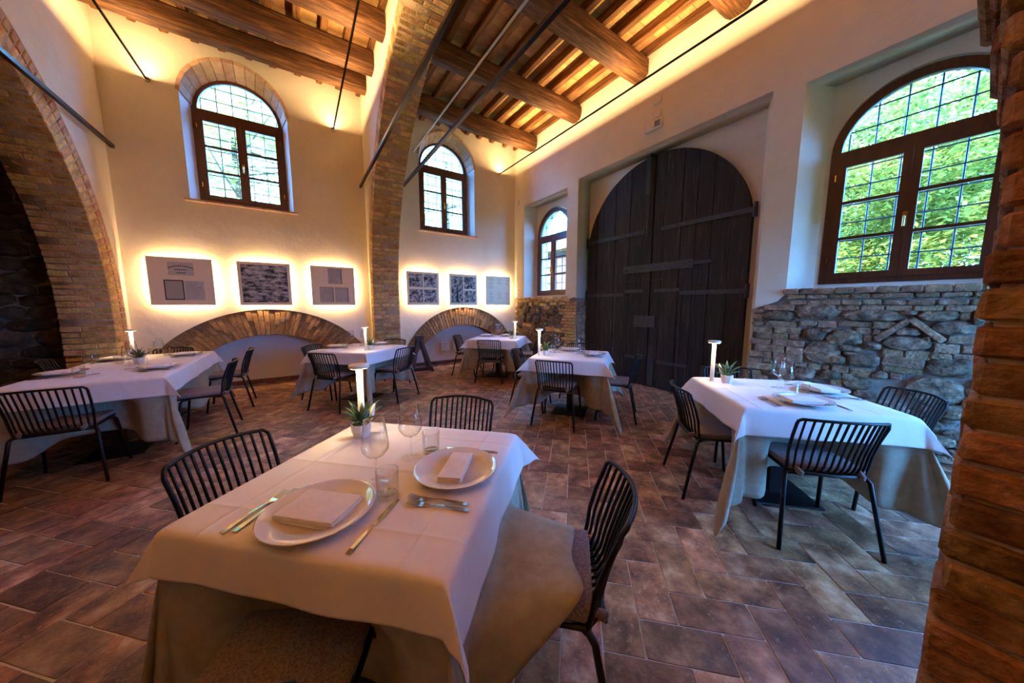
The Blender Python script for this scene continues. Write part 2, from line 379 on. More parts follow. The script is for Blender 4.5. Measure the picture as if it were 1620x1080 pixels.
for c in (W1, W2):      # splayed white reveals
    A = archpoly(c, .636, 2.94, 4.38); B = archpoly(c, .565, 2.985, 4.33); n = len(A); mb = MB()
    mb.add([back(u, v, -.001) for u, v in A] + [back(u, v, .25) for u, v in B], [(i, (i + 1) % n, n + (i + 1) % n, n + i) for i in range(n)])
    mb.build('window_reveal', 'plaster_white', wall_back)
    nb = 14
    for i in range(nb):     # brick lining of the arch soffit
        t0, t1 = R_(4) + (PI - R_(8)) * i / nb, R_(4) + (PI - R_(8)) * (i + 1) / nb - .012
        cut = [0, 1] if i % 2 else [0, .62, 1]
        for j in range(len(cut) - 1):
            s0, s1 = cut[j], cut[j + 1] - (.015 if cut[j + 1] < 1 else 0)
            pts = []
            for q in (s0, s1):
                y = -.014 + .262 * q; rad = .635 - .07 * q; zc = 4.38 - .05 * q
                for t, e in ((t0, -.014), (t1, -.014), (t1, .035 if q == 0 else .01), (t0, .035 if q == 0 else .01)):
                    pts.append(back(c + (rad + e) * math.cos(t), zc + (rad + e) * math.sin(t), y))
            MB().hexa(pts).build('brick', 'sill_brick', wall_back)
    for i in range(6):      # tile sill
        piece(wall_back, 'sill_brick', (c - .69 + 1.38 * (i + .5) / 6, D + .10, 2.925), (.225, .30, .03), name='sill_tile')
# blind arches: voussoirs, infill and skirting
for N in (N1, N2):
    cx = N['cx']; zo, ro, zi, ri = N['zo'], N['ro'], N['zi'], N['ri']
    ti = math.acos(min(1, -zi / ri)); to = math.acos(min(1, -zo / ro)); n = 58
    for i in range(n):
        pp = []
        for f in (i / n + .0012, (i + 1) / n - .0012):
            ai = (PI / 2 - ti) + 0 + (f) * 0; A = PI / 2 + (ti) * (1 - 2 * f); B = PI / 2 + (to) * (1 - 2 * f)
            pp.append(((cx + ri * math.cos(A), zi + ri * math.sin(A)), (cx + (ro - .004) * math.cos(B), zo + (ro - .004) * math.sin(B))))
        (i0, o0), (i1, o1) = pp
        if o0[0] < N['xl'] or o1[0] > N['xr'] or min(i0[0], i1[0]) < N['xl'] or max(i0[0], i1[0]) > N['xr']: continue
        mid = random.uniform(.3, .7)
        for f0, f1 in ((0, mid - .012), (mid + .012, 1)):
            L2 = lambda a_, b_, f: (a_[0] + (b_[0] - a_[0]) * f, a_[1] + (b_[1] - a_[1]) * f)
            q = [L2(i0, o0, f0), L2(i1, o1, f0), L2(i1, o1, f1), L2(i0, o0, f1)]
            y0 = .022 + random.uniform(-.012, .014)
            MB().hexa([back(u, v, y0 + random.uniform(-.006, .006)) for u, v in q] + [back(u, v, .2) for u, v in q]).build('brick', 'brick_dark', wall_back)
    po = niche(cx, zo, ro - .001, 0, 0, N['xl'], N['xr'])
    pi_ = []
    for i in range(41):
        A = PI / 2 + ti * (1 - 2 * i / 40); pi_.append((cx + (ri + .004) * math.cos(A), max(0, zi + (ri + .004) * math.sin(A))))
    pi_ = [p for p in pi_ if N['xl'] < p[0] < N['xr']]
    ring = [(po[0][0], 0)] + po + [(po[-1][0], 0)] + pi_[::-1]
    link('arch_mortar', plate(ring, [], .31, sub(.05), 'mortar_warm', 'arch_mortar'), wall_back)
bb = empty('baseboard_back', label='low terracotta skirting along the foot of the blind arches', cat='baseboard', kind='structure')
for x0, x1 in ((-1.72, .88), (1.9, 4.4)):
    n = int((x1 - x0) / .33)
    for i in range(n):
        MB().box((x0 + (x1 - x0) * i / n + .002, D + .335, 0), (x0 + (x1 - x0) * (i + 1) / n - .002, D + .362, .075)).build('skirting_tile', 'terracotta', bb)

# right wall
zt = 3.73
def rect(a0, a1, b0, b1): return [(a0, b0), (a1, b0), (a1, b1), (a0, b1)]
RO = [(YF, 1.50), (1.29, 1.50), (1.36, 1.42), (1.56, 1.34), (1.56, zt + .04), (4.56, zt + .04), (4.56, 1.52), (4.63, 1.54), (4.84, 1.49), (6.40, 1.52), (D, 1.55), (D, 5.7), (YF, 5.7)]
wall_right = tag(link('wall_right', plate(RO, [rect(-.32, 1.28, 1.54, 3.70), rect(4.86, 6.32, 1.56, 3.70)], .33, right, 'plaster', 'wall_right')), 'cream plastered right wall with niches and exposed stone base', 'wall', kind='structure')
subr = lambda d0: (lambda u, v, q: (W + d0 + q, u, v))
BWc, SWc = .52, 5.63
link('wall_core', plate([(YF - .3, 0), (D + .5, 0), (D + .5, 5.7), (YF - .3, 5.7)], [archpoly(BWc, .56, 1.62, 3.02), archpoly(SWc, .56, 1.62, 3.02)], .3, subr(.33), 'plaster', 'wall_core'), wall_right)
def splay(o, i_, name='niche_reveal'):
    v = [(W - .0005, y, z) for y, z in o] + [(W + .331, y, z) for y, z in i_]
    MB().add(v, [(0, 1, 3, 2)]).build(name, 'plaster', wall_right)
splay([(1.279, 1.54), (1.279, 3.70)], [(1.13, 1.54), (1.13, 3.70)]); splay([(-.319, 1.54), (-.319, 3.70)], [(-.09, 1.54), (-.09, 3.70)])
splay([(6.319, 1.56), (6.319, 3.70)], [(6.235, 1.56), (6.235, 3.70)]); splay([(4.861, 1.56), (4.861, 3.70)], [(5.03, 1.56), (5.03, 3.70)]); splay([(1.561, 0), (1.561, zt + .04)], [(1.71, 0), (1.71, zt + .04)])
# masonry below the windows
for y0, y1, z1 in ((YF, 1.565, 1.535), (4.56, D, 1.56)):
    MB().box((W + .03, y0 + .005, 0), (W + .329, y1 - .005, z1 - .03)).build('masonry_core', 'mortar', wall_right)
BR = [(1.33,1.351,0.278,0.065),(1.3,1.164,0.276,0.066),(1.065,1.18,0.14,0.053),(0.916,1.177,0.143,0.065),(0.717,1.188,0.237,0.057),(0.525,1.191,0.136,0.062),(1.535,1.311,0.107,0.049),(1.527,1.239,0.112,0.063),(1.524,1.16,0.107,0.055),(1.468,1.085,0.196,0.062),(1.232,1.094,0.234,0.065),(1.373,1.021,0.292,0.067),(1.171,1.028,0.087,0.062),(1.477,0.946,0.203,0.063),(1.221,0.95,0.283,0.074),(1.384,0.873,0.286,0.081),(1.154,0.871,0.149,0.077),(1.466,0.793,0.219,0.073),(1.209,0.789,0.263,0.099),(1.514,0.719,0.146,0.06),(1.388,0.725,0.091,0.055),(1.462,0.649,0.249,0.074),(1.514,0.563,0.142,0.054),(0.094,1.338,0.061,0.031),(0.093,1.285,0.06,0.061),(0.652,1.124,0.108,0.062),(0.566,1.12,0.052,0.052),(0.62,1.056,0.062,0.059),(0.09,1.089,0.142,0.065),(0.158,1.007,0.131,0.076),(0.04,1.011,0.088,0.067),(0.451,0.933,0.122,0.074),(0.308,0.93,0.141,0.074),(0.384,0.858,0.247,0.087),(0.382,0.78,0.236,0.06),(0.177,0.937,0.11,0.049),(0.058,0.951,0.12,0.034),(1.089,0.723,0.103,0.051),(0.977,0.72,0.104,0.062),(0.887,0.725,0.062,0.052),(0.781,0.727,0.124,0.068),(0.64,0.713,0.144,0.081),(0.722,0.647,0.078,0.077),(0.795,0.577,0.095,0.077),(0.413,0.717,0.075,0.051)]
SR = [(1.329,1.255,0.263,0.109),(1.012,1.314,0.323,0.156),(0.61,1.278,0.368,0.102),(0.387,1.314,0.084,0.044),(0.228,1.292,0.179,0.093),(0.024,1.278,0.051,0.108),(1.003,1.062,0.175,0.126),(0.913,1.116,0.062,0.039),(0.78,1.044,0.24,0.143),(0.374,1.137,0.144,0.07),(0.379,1.034,0.243,0.119),(0.266,1.079,0.052,0.058),(0.148,1.188,0.21,0.101),(0.935,0.879,0.253,0.232),(0.73,0.943,0.153,0.054),(0.719,0.895,0.096,0.038),(0.572,0.985,0.102,0.068),(0.63,0.843,0.205,0.121),(0.81,0.822,0.107,0.081),(0.123,0.846,0.238,0.147),(1.048,0.631,0.168,0.127),(0.847,0.657,0.156,0.09),(0.65,0.602,0.182,0.102),(0.507,0.713,0.097,0.063),(0.194,0.633,0.302,0.202),(0.011,0.573,0.053,0.075),(0.202,0.452,0.108,0.102),(0.072,0.461,0.123,0.101),(0.094,0.382,0.065,0.033),(0.183,0.337,0.107,0.102),(0.117,0.202,0.141,0.087),(0.216,0.169,0.048,0.052)]
taken = []
def wbrick(y, z, ly, lz, rot=0, mat='brick_grey', name='brick', kind='brick', th=.07, proud=0):
    piece(wall_right, mat, (W + .028 - proud + random.uniform(-.01, .008), y, z), (th, ly, lz), (rot, 0, 0), name, kind)
    taken.append((y - ly / 2, y + ly / 2, z - lz / 2, z + lz / 2))
for y, z, ly, lz in BR: wbrick(y, z, ly, lz * 1.02)
for y, z, ly, lz in SR: wbrick(y, z, ly * 1.12, lz * 1.15, random.uniform(-.06, .06), 'stone', 'stone', 'stone', .13)
wbrick(.472, 1.149, .275, .05, -.82, proud=.032); wbrick(.275, 1.163, .27, .05, .77, proud=.025)
for r, (z, off) in enumerate(((1.47, 0), (1.405, .07), (1.352, .03))):     # courses under the sill
    y = 1.27 - off * .3 if r < 2 else .86
    while y > YF:
        l = random.uniform(.13, .17) if random.random() < .8 else .26
        wbrick(y - l / 2, z, l - .012, .045, proud=.004); y -= l
y = 1.30
while y > -.5:                                                             # rowlock ledge, runs into the niche as its sill
    l = random.uniform(.125, .148); piece(wall_right, 'brick_grey', (W + .145, y - l / 2, 1.527), (.37, l - .008, .062), name='sill_brick'); y -= l
for z in [i * .078 + .04 for i in range(19)]:                                # rest of the base, random rubble
    y = 1.55
    while y > YF + .05:
        l = random.uniform(.12, .34); h = .066
        yc = y - l / 2
        if not any(yc - l / 2 + .03 < b and yc + l / 2 - .03 > a_ and z - h / 2 + .012 < d_ and z + h / 2 - .012 > c_ for a_, b, c_, d_ in taken) and z < 1.3:
            if random.random() < .45: wbrick(yc, z, l - .02, h * .85)
            else: wbrick(yc, z, l * 1.02, h * 1.3, random.uniform(-.1, .1), 'stone', 'stone', 'stone', .12)
        y -= l
# small window base: round rubble left, brick quoins right
y = 6.42
while y > 4.9:
    l = random.uniform(.12, .15); piece(wall_right, 'brick', (W + .15, y - l / 2, 1.535), (.36, l - .008, .05), name='sill_brick'); y -= l
y = 6.70
while y > 4.9:
    l = random.uniform(.13, .17); wbrick(y - l / 2, 1.475, l - .012, .05, mat='brick'); y -= l
z = 1.41; r = 0
while z > .03:
    q = 4.565; e = (.30, .16, .24)[r % 3]
    wbrick(q + e / 2, z, e - .012, .055, mat='brick')
    wbrick(q + e + .09, z, .16, .052, mat='brick')
    if r % 2: wbrick(6.70 - .07, z, .13, .056, mat='brick')
    for j in range(2): piece(wall_right, 'brick_grey', (W + .10 + .15 * j, 4.575, z), (.14, .05, .056), name='brick')    # return beside the door
    z -= .066; r += 1
for y, z, l, h, k in ((5.25, 1.25, .26, .22, 1), (5.12, 1.06, .30, .22, 1), (6.22, 1.31, .22, .22, 1), (5.95, 1.24, .16, .22, 1), (5.75, 1.27, .14, .18, 1), (6.1, 1.08, .2, .2, 1), (5.8, 1.06, .2, .24, 1), (6.35, 1.1, .22, .26, 1),
                      (5.5, 1.17, .22, .13, 1), (5.45, 1.32, .2, .07, 0), (5.6, 1.39, .22, .06, 0), (5.25, 1.41, .2, .06, 0), (6.05, 1.4, .13, .08, 0), (5.85, 1.42, .16, .06, 0), (5.0, 1.3, .14, .06, 0), (6.2, .9, .3, .07, 0), (5.55, .98, .2, .14, 1), (5.75, .82, .36, .2, 1),
                      (5.35, .85, .26, .1, 0), (6.2, .72, .4, .2, 1), (5.1, .84, .2, .07, 0), (5.4, .68, .3, .16, 1), (5.0, .62, .24, .14, 1), (5.8, .55, .34, .18, 1), (6.3, .5, .3, .16, 1), (5.4, .45, .4, .18, 1)):
    if k: wbrick(y, z, l * 1.05, h * 1.08, random.uniform(-.3, .3), 'stone_warm' if 'stone_warm' in M else 'stone', 'stone', 'stone', .15)
    else: wbrick(y, z, l, h, random.uniform(-.05, .05), 'brick')
for z in [i * .1 + .05 for i in range(14)]:
    y = 6.55
    while y > 4.98:
        l = random.uniform(.14, .26)
        if not any(y - l + .05 < b and y - .05 > a_ and z - .02 < d_ and z + .02 > c_ for a_, b, c_, d_ in taken):
            wbrick(y - l / 2, z, l, .11, random.uniform(-.2, .2), 'stone', 'stone', 'stone', .12)
        y -= l

# windows
def window(n, fn, label):
    """arched casement: u across, v up from its foot, q outwards"""
    t = empty('window_%d' % n, label=label, cat='window', kind='structure')
    P = lambda o, h, d, q0, name, mat, par=t: link(name, plate(o, h, d, lambda u, v, q: fn(u, v, q + q0), mat, name), par)
    P(archpoly(0, .572, 0, 1.37), [archpoly(0, .50, .062, 1.37, rise=.495)], .075, 0, 'frame', 'window_wood')
    P(rect(-.51, .51, 1.275, 1.375), [], .07, -.004, 'transom', 'window_wood')
    P(archpoly(0, .50, 1.37, 1.372, rise=.495), [], .006, .03, 'fanlight_pane', 'pane')
    for s in (-1, 1):
        a0, a1 = (.001, .505) if s > 0 else (-.505, -.001)
        sa = P(rect(a0, a1, .055, 1.275), [rect(a0 + .058, a1 - .058, .115, 1.215)], .06, -.018, 'sash', 'window_wood')
        for z in (.478, .848): P(rect(a0 + .05, a1 - .05, z - .014, z + .014), [], .04, -.008, 'glazing_bar', 'window_wood', sa)
        for z0, z1 in ((.115, .47), (.47, .84), (.84, 1.215)): P(rect(a0 + .058, a1 - .058, z0 - .001, z1 + .001), [], .005, .012, 'pane', 'pane', sa)
        for z in (.22, 1.08): P(rect(a1 + .004 if s > 0 else a0 - .016, a1 + .016 if s > 0 else a0 - .004, z, z + .07), [], .02, -.03, 'hinge', 'brass', sa)
    hd = P(rect(-.016, .016, .52, .66), [], .012, -.032, 'handle', 'brass')
    mb = MB(); mb.tube([fn(0, .61, -.03), fn(0, .61, -.07), fn(0, .52, -.075)], .009, 8); mb.build('lever', 'brass', hd)
    for x in (-.48, -.288, -.096, .096, .288, .48):
        mb = MB(); mb.tube([fn(x, .0, .2), fn(x, 1.37 + math.sqrt(.58 ** 2 - x * x), .2)], .0075, 6); mb.build('grille_bar', 'iron', t)
    for i in range(10):
        z = .1 + .19 * i; hw = .58 if z < 1.37 else math.sqrt(max(0, .58 ** 2 - (z - 1.37) ** 2))
        mb = MB(); mb.tube([fn(-hw, z, .2), fn(hw, z, .2)], .0075, 6); mb.build('grille_bar', 'iron', t)
    return t
window(1, lambda u, v, q: (W1 + u, D + .25 + q, 2.985 + v), 'dark wood arched window high on the back wall above the prints')
window(2, lambda u, v, q: (W2 + u, D + .25 + q, 2.985 + v), 'bright arched window high on the back wall right of the pier')
window(3, lambda u, v, q: (W + .32 + q, SWc - u, 1.61 + v), 'small looking arched window in the niche left of the door')
window(4, lambda u, v, q: (W + .32 + q, BWc - u, 1.61 + v), 'large arched window with green trees behind, right of the door')

# great arched door
door = empty('door_1', (0, 0, 0), label='huge dark plank double door with a round head and iron straps', cat='door', kind='structure')
DY, DZ, DR, DX = 3.13, 2.37, 1.375, W + .325
def dtop(y): return DZ + math.sqrt(max(0.0004, DR * DR - (y - DY) ** 2))
lv = [4.50, 4.29, 4.15, 3.87, 3.57, 3.31, 3.135]; rv = [3.125, 2.95, 2.67, 2.46, 2.24, 2.0, 1.76]
for side, cuts in (('l', lv), ('r', rv)):
    leaf = empty('door_leaf'); leaf.parent = door
    for i in range(len(cuts) - 1):
        ya, yb = cuts[i] - .004, cuts[i + 1] + .004; n = 6; x0 = DX - .062 + random.uniform(-.006, .006)
        ys = [ya + (yb - ya) * k / n for k in range(n + 1)]; mb = MB()
        fr = [(x0, y, dtop(y)) for y in ys]; k0 = len(fr)
        v = [(x0, y, .012) for y in ys] + fr + [(DX, y, .012) for y in ys] + [(DX, y, dtop(y)) for y in ys]; f = []; m_ = n + 1
        for k in range(n):
            f += [(k, k + 1, m_ + k + 1, m_ + k), (2 * m_ + k, 3 * m_ + k, 3 * m_ + k + 1, 2 * m_ + k + 1), (m_ + k, m_ + k + 1, 3 * m_ + k + 1, 3 * m_ + k), (k, 2 * m_ + k, 2 * m_ + k + 1, k + 1)]
        f += [(0, m_, 3 * m_, 2 * m_), (n, 2 * m_ + n, 3 * m_ + n, m_ + n)]
        mb.add(v, f).build('plank', 'door_wood', leaf)
def iron(name, ya, yb, z, h, x=.078, th=.014, par=door, dz=0):
    o = MB().hexa([(DX - x, ya, z - h / 2), (DX - x + th, ya, z - h / 2), (DX - x + th, yb, z - h / 2 + dz), (DX - x, yb, z - h / 2 + dz), (DX - x, ya, z + h / 2), (DX - x + th, ya, z + h / 2), (DX - x + th, yb, z + h / 2 + dz), (DX - x, yb, z + h / 2 + dz)]).build(name, 'iron', par)
    n = max(2, int(abs(yb - ya) / .14))
    for k in range(n): MB().lathe([(0, .006), (.009, .004), (.011, 0)], 8).build('stud', 'iron', o, loc=(DX - x, ya + (yb - ya) * (k + .5) / n, z + dz * (k + .5) / n), rot=(0, -PI / 2, 0))
    return o
for ya, yb, z, h in ((4.52, 3.27, 2.585, .062), (2.98, 1.74, 2.58, .062), (4.52, 3.64, 1.565, .055), (3.61, 3.25, 1.62, .05), (3.05, 2.64, 1.615, .05), (2.62, 1.76, 1.565, .06)): iron('strap', ya, yb, z, h)
for y, z in ((4.52, 2.585), (1.74, 2.58), (4.52, 1.565), (1.76, 1.565)):
    mb = MB(); mb.tube([(DX - .05, y, z - .09), (DX - .05, y, z + .09)], .028, 8); mb.build('hinge_pin', 'iron', door)
lat = iron('latch_plate', 3.65, 2.45, 1.99, .12, .082); iron('latch_bar', 3.38, 2.2, 1.995, .045, .10, .02, lat)
MB().tube([(DX - .12, 3.58, 1.97), (DX - .07, 3.58, 1.97)], .014, 6).build('pivot', 'iron', lat)
iron('lock_box', 3.39, 3.2, 1.105, .19, .095, .035); iron('lock_box', 3.195, 3.0, 1.105, .19, .095, .035)
iron('bolt_plate', 3.28, 3.17, 3.45, .56, .08); MB().tube([(DX - .09, 3.2, 3.84), (DX - .09, 3.2, 3.2), (DX - .09, 3.22, 2.5)], .014, 6).build('bolt', 'iron', door)
for y0, y1, z0, z1 in ((3.65, 3.61, .0, 1.80), (2.64, 2.60, .0, 1.80), (3.63, 2.62, 1.76, 1.80)): MB().box((DX - .068, y1, z0 + .02), (DX - .05, y0, z1)).build('wicket_edge', 'door_wood', door)
for y in (3.06, 2.2): MB().box((DX - .085, y - .05, .03), (DX - .05, y + .05, .5)).build('foot_bolt', 'iron', door)
iron('strap', 3.55, 3.2, .47, .05); iron('strap', 2.95, 2.45, .45, .05)

# arch walls
def archwall(name, x0, x1, cy, cz, R, ring, label, courses_back, near):
    Ro = R + ring
    poly = [(YF, 0), (cy - Ro, 0)] + [(cy - Ro * math.cos(PI * i / 48), cz + Ro * math.sin(PI * i / 48)) for i in range(49)] + [(cy + Ro, 0), (D, 0), (D, 5.7), (YF, 5.7)]
    t = tag(link(name, plate(poly, [], x1 - x0, lambda u, v, q: (x0 + q, u, v), 'plaster', name)), label, 'arch', kind='structure')
    # mortar core just behind the brick faces
    inn = R + .012; core = [(YF, 0), (cy - inn, 0)] + [(cy - inn * math.cos(PI * i / 48), cz + inn * math.sin(PI * i / 48)) for i in range(49)] + [(cy + inn, 0)]
    out = [(cy + R + ring - .004, 0)] + [(cy + (R + ring - .004) * math.cos(PI * i / 48), cz + (R + ring - .004) * math.sin(PI * i / 48)) for i in range(49)] + [(cy - R - ring + .004, 0), (YF + .01, 0)]
    core = core[1:]; out = [(min(u, D - .002), v) for u, v in out][:-1]
    link('arch_mortar', plate(core + out, [], x1 - x0 - .016, lambda u, v, q: (x0 + .008 + q, u, v), 'mortar_warm', 'arch_mortar'), t)
    wd = x1 - x0; step = .0745
    def course(pos, nrm, tan, k, mat='brick'):
        # pos on the intrados, nrm into the masonry, tan along the arch; bricks laid across the wall
        lay = ([.28, wd - .28] if k % 2 else [wd - .28, .28]) if wd < .5 else [.14, .28, wd - .42][::(1 if k % 2 else -1)]
        if k % 5 == 3: lay = [.15, .16, wd - .31]
        x = x0; dep = min(ring, .22)
        for l in lay:
            j = random.uniform(-.006, .010)
            c = Vector((x + l / 2, 0, 0)) + Vector((0, pos[0], pos[1])) + Vector((0, nrm[0], nrm[1])) * (dep / 2 + j)
            ang = math.atan2(tan[1], tan[0])
            piece(t, mat, c, (l - .012 + (.006 if x == x0 or x + l >= x1 - .001 else 0), step - .011 + random.uniform(-.004, .003), dep - .006), (ang, 0, 0)); x += l
        if ring > .25:       # second rowlock of the ring, seen on the wall face only
            for xa in (x0, x1):
                rr = (ring - .22) / 2 + .22
                c = Vector((xa + (.06 if xa == x0 else -.06), 0, 0)) + Vector((0, pos[0], pos[1])) + Vector((0, nrm[0], nrm[1])) * rr
                if xa == x1 or near: piece(t, 'brick_ring', c, (.124, step - .010, ring - .23), (math.atan2(tan[1], tan[0]), 0, 0))
    k = 0; z = step / 2
    while z < cz: course((cy + R, z), (1, 0), (0, 1), k); z += step; k += 1
    n = int(R * courses_back / step)
    for i in range(n):
        th = (i + .5) * step / R
        course((cy + R * math.cos(th), cz + R * math.sin(th)), (math.cos(th), math.sin(th)), (-math.sin(th), math.cos(th)), k); k += 1
    far = MB(); th = n * step / R + step / R / 2; end = PI - (math.asin((2.75 - cz) / R) if near else 0); kk = 0
    def block(p, nr, tg):
        cut = x0 + (.28 if kk % 2 else wd - .28); h_ = step / 2 - .005
        for xa, xb in ((x0 + .002, cut - .006), (cut + .006, x1 - .002)):
            P = lambda x, a_, b: (x, p[0] + tg[0] * a_ + nr[0] * b, p[1] + tg[1] * a_ + nr[1] * b)
            e = random.uniform(-.006, .008); far.hexa([P(xa, -h_, e), P(xb, -h_, e), P(xb, h_, e), P(xa, h_, e), P(xa, -h_, .2), P(xb, -h_, .2), P(xb, h_, .2), P(xa, h_, .2)])
    while th < end:
        block((cy + R * math.cos(th), cz + R * math.sin(th)), (math.cos(th), math.sin(th)), (-math.sin(th), math.cos(th))); th += step / R; kk += 1
    if not near:
        z = cz - step / 2
        while z > .03: block((cy - R, z), (-1, 0), (0, -1)); z -= step; kk += 1
    tag(link('brick', far.mesh('brick', 'brick'), t), kind='stuff')       # crown and far leg of the arch, out of the photograph
    if near:                 # the near pier, one long brick deep in every course
        z = step / 2; r = 0
        while z < 2.75:
            y1 = cy - R + .005 + (0 if z < cz else 1.4 * (R - math.sqrt(R * R - (z - cz) ** 2)))
            l = .29 if r % 2 else .36
            for xa, xb in ((x0 - .008, x0 + .16), (x0 + .17, x1 + .004)):
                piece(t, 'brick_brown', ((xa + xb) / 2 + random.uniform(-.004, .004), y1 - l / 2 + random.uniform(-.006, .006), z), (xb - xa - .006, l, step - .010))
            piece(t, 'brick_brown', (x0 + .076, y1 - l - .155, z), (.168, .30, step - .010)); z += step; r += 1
        MB().box((x0 - .003, cy - R - .66, 0), (x0 + .1, cy - R - .19, 2.75)).build('pier_mortar', 'mortar_warm', t)
    return t
wam = archwall('wall_arch_middle', AL0, AL1, 3.2, 1.55, 3.2, .22, 'plastered cross wall with a wide brick arch in mid room', 1.45, True)
wal = archwall('wall_arch_left', LL0, LL1, 3.4, 1.2, 2.86, .36, 'plastered cross wall with a brick arch opening onto the dark room', 1.15, False)

# dark room beyond the left arch, wall behind the camera
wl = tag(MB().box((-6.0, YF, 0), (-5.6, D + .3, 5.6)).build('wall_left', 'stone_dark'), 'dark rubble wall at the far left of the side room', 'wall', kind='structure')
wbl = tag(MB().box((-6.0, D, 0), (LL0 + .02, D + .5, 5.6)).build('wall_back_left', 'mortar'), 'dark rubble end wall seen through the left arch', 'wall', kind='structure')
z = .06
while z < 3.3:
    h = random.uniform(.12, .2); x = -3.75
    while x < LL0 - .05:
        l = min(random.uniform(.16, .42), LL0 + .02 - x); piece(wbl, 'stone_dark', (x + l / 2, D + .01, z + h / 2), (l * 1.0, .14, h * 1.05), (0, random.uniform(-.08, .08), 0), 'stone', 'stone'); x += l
    z += h
FDX0, FDX1, FDZ = 2.75, 4.25, 2.3     # glazed entrance behind the viewpoint, source of the cool light on the right-hand tables
tag(link('wall_front', plate([(-6.0, 0), (FDX0, 0), (FDX0, FDZ), (FDX1, FDZ), (FDX1, 0), (5.2, 0), (5.2, 5.6), (-6.0, 5.6)], [], .4, lambda u, v, q: (u, YF - .4 + q, v), 'plaster', 'wall_front')), 'plain plastered wall behind the viewpoint', 'wall', kind='structure')
fd = empty('door_2', label='glazed entrance doors behind the viewpoint', cat='door', kind='structure')
for x0 in (FDX0, (FDX0 + FDX1) / 2):
    wd_ = (FDX1 - FDX0) / 2
    lf = link('door_leaf', plate(rect(x0 + .003, x0 + wd_ - .003, .01, FDZ - .005), [rect(x0 + .08, x0 + wd_ - .08, .12, FDZ - .09)], .05, lambda u, v, q: (u, YF - .25 + q, v), 'window_wood', 'door_leaf'), fd)
    MB().box((x0 + .078, YF - .23, .118), (x0 + wd_ - .078, YF - .224, FDZ - .088)).build('pane', 'pane', lf)

# ceilings: beams along x, joists along y, flat clay tiles above
def ceiling(name, x0, x1, jz, jxs, jw, jh, beams, label, ymin, tile):
    t = tag(MB().box((x0 - .3, YF - .3, jz + jh + .03), (x1 + .3, D + .4, jz + jh + .25)).build(name, 'mortar_warm'), label, 'ceiling', kind='structure')
    jm = [rbox('joist', jw, D - YF, jh, .008, 'joist', 1, False, jit=.004, seed=s) for s in range(4)]
    for i, x in enumerate(jxs): link('joist', jm[i % 4], t, (x, (D + YF) / 2, jz + jh / 2), (random.uniform(-.002, .002), 0, random.uniform(-.004, .004)))
    for y, zb, bw, bh, rnd_ in beams:
        mb = MB(); n = 14; prof = 16; path = []; vs = []; fs = []
        for i in range(n + 1):
            x = x0 - .1 + (x1 - x0 + .2) * i / n
            for k in range(prof):
                an = 2 * PI * (k + .5) / prof; ca, sa = math.cos(an), math.sin(an)
                sq = 1 / max(abs(ca), abs(sa)); q = rnd_ + (1 - rnd_) * min(sq, 1.32)
                j = 1 + .06 * noise.noise(Vector((x * 1.3, k * 2.1, y * 7))) + .05 * noise.noise(Vector((x * 4.1, k * 1.3, y * 5)))
                vs.append((x, y + bw / 2 * ca * q * j, zb + bh / 2 + bh / 2 * sa * q * j + .012 * math.sin(x * 1.7 + y * 3)))
        for i in range(n):
            for k in range(prof): fs.append((i * prof + k, i * prof + (k + 1) % prof, (i + 1) * prof + (k + 1) % prof, (i + 1) * prof + k))
        fs += [tuple(range(prof)), tuple(n * prof + k for k in range(prof))]
        mb.add(vs, fs).build('beam', 'beam', t)
    ed = [x0] + list(jxs) + [x1]; tm_ = unit_brick('ceil_tile', 'tile')[0]; far = MB(); cnt = 0
    for i in range(len(ed) - 1):
        a_, b_ = ed[i], ed[i + 1]
        if b_ - a_ < .06: continue
        y = D
        while y > YF:
            l = tile * random.uniform(.96, 1.04); c = ((a_ + b_) / 2, y - l / 2, jz + jh + .012 + random.uniform(-.002, .002)); s = (b_ - a_ - .004, l - .006, .024)
            if y > ymin: link('ceiling_tile', tm_, t, c, (0, 0, 0), s)
            else: far.box([c[k] - s[k] / 2 for k in range(3)], [c[k] + s[k] / 2 for k in range(3)])
            y -= l
    fm = far.mesh('ceiling_tile', 'ceil_tile'); tag(link('ceiling_tile', fm, t), kind='stuff')
    return t
ceiling('ceiling_left_bay', LL1, AL0, 5.14, [-1.94 + .307 * i for i in range(11)], .085, .11, [(6.17, 4.90, .22, .26, .3), (5.55, 4.88, .26, .28, .15), (4.78, 4.88, .26, .28, .15), (3.7, 4.88, .26, .28, .5), (2.4, 4.88, .26, .28, .5), (1.0, 4.88, .26, .28, .5)],
        'left bay ceiling of dark beams, small joists and clay tiles', 4.0, .17)
ceiling('ceiling_right_bay', AL1, W, 5.08, [1.69, 1.985] + [2.30 + .325 * i for i in range(8)], .085, .12, [(5.98, 4.80, .27, .30, .2), (4.66, 4.80, .28, .30, .75), (3.30, 4.80, .28, .30, .05), (1.98, 4.80, .30, .30, .4), (.6, 4.80, .28, .3, .5)],
        'right bay ceiling of round beams, joists and golden clay tiles', 1.9, .185)
tag(MB().box((-6.0, YF - .3, 4.4), (LL0, D + .3, 4.7)).build('ceiling_side_room', 'stone_dark'), 'unlit ceiling of the side room beyond the left arch', 'ceiling', kind='structure')

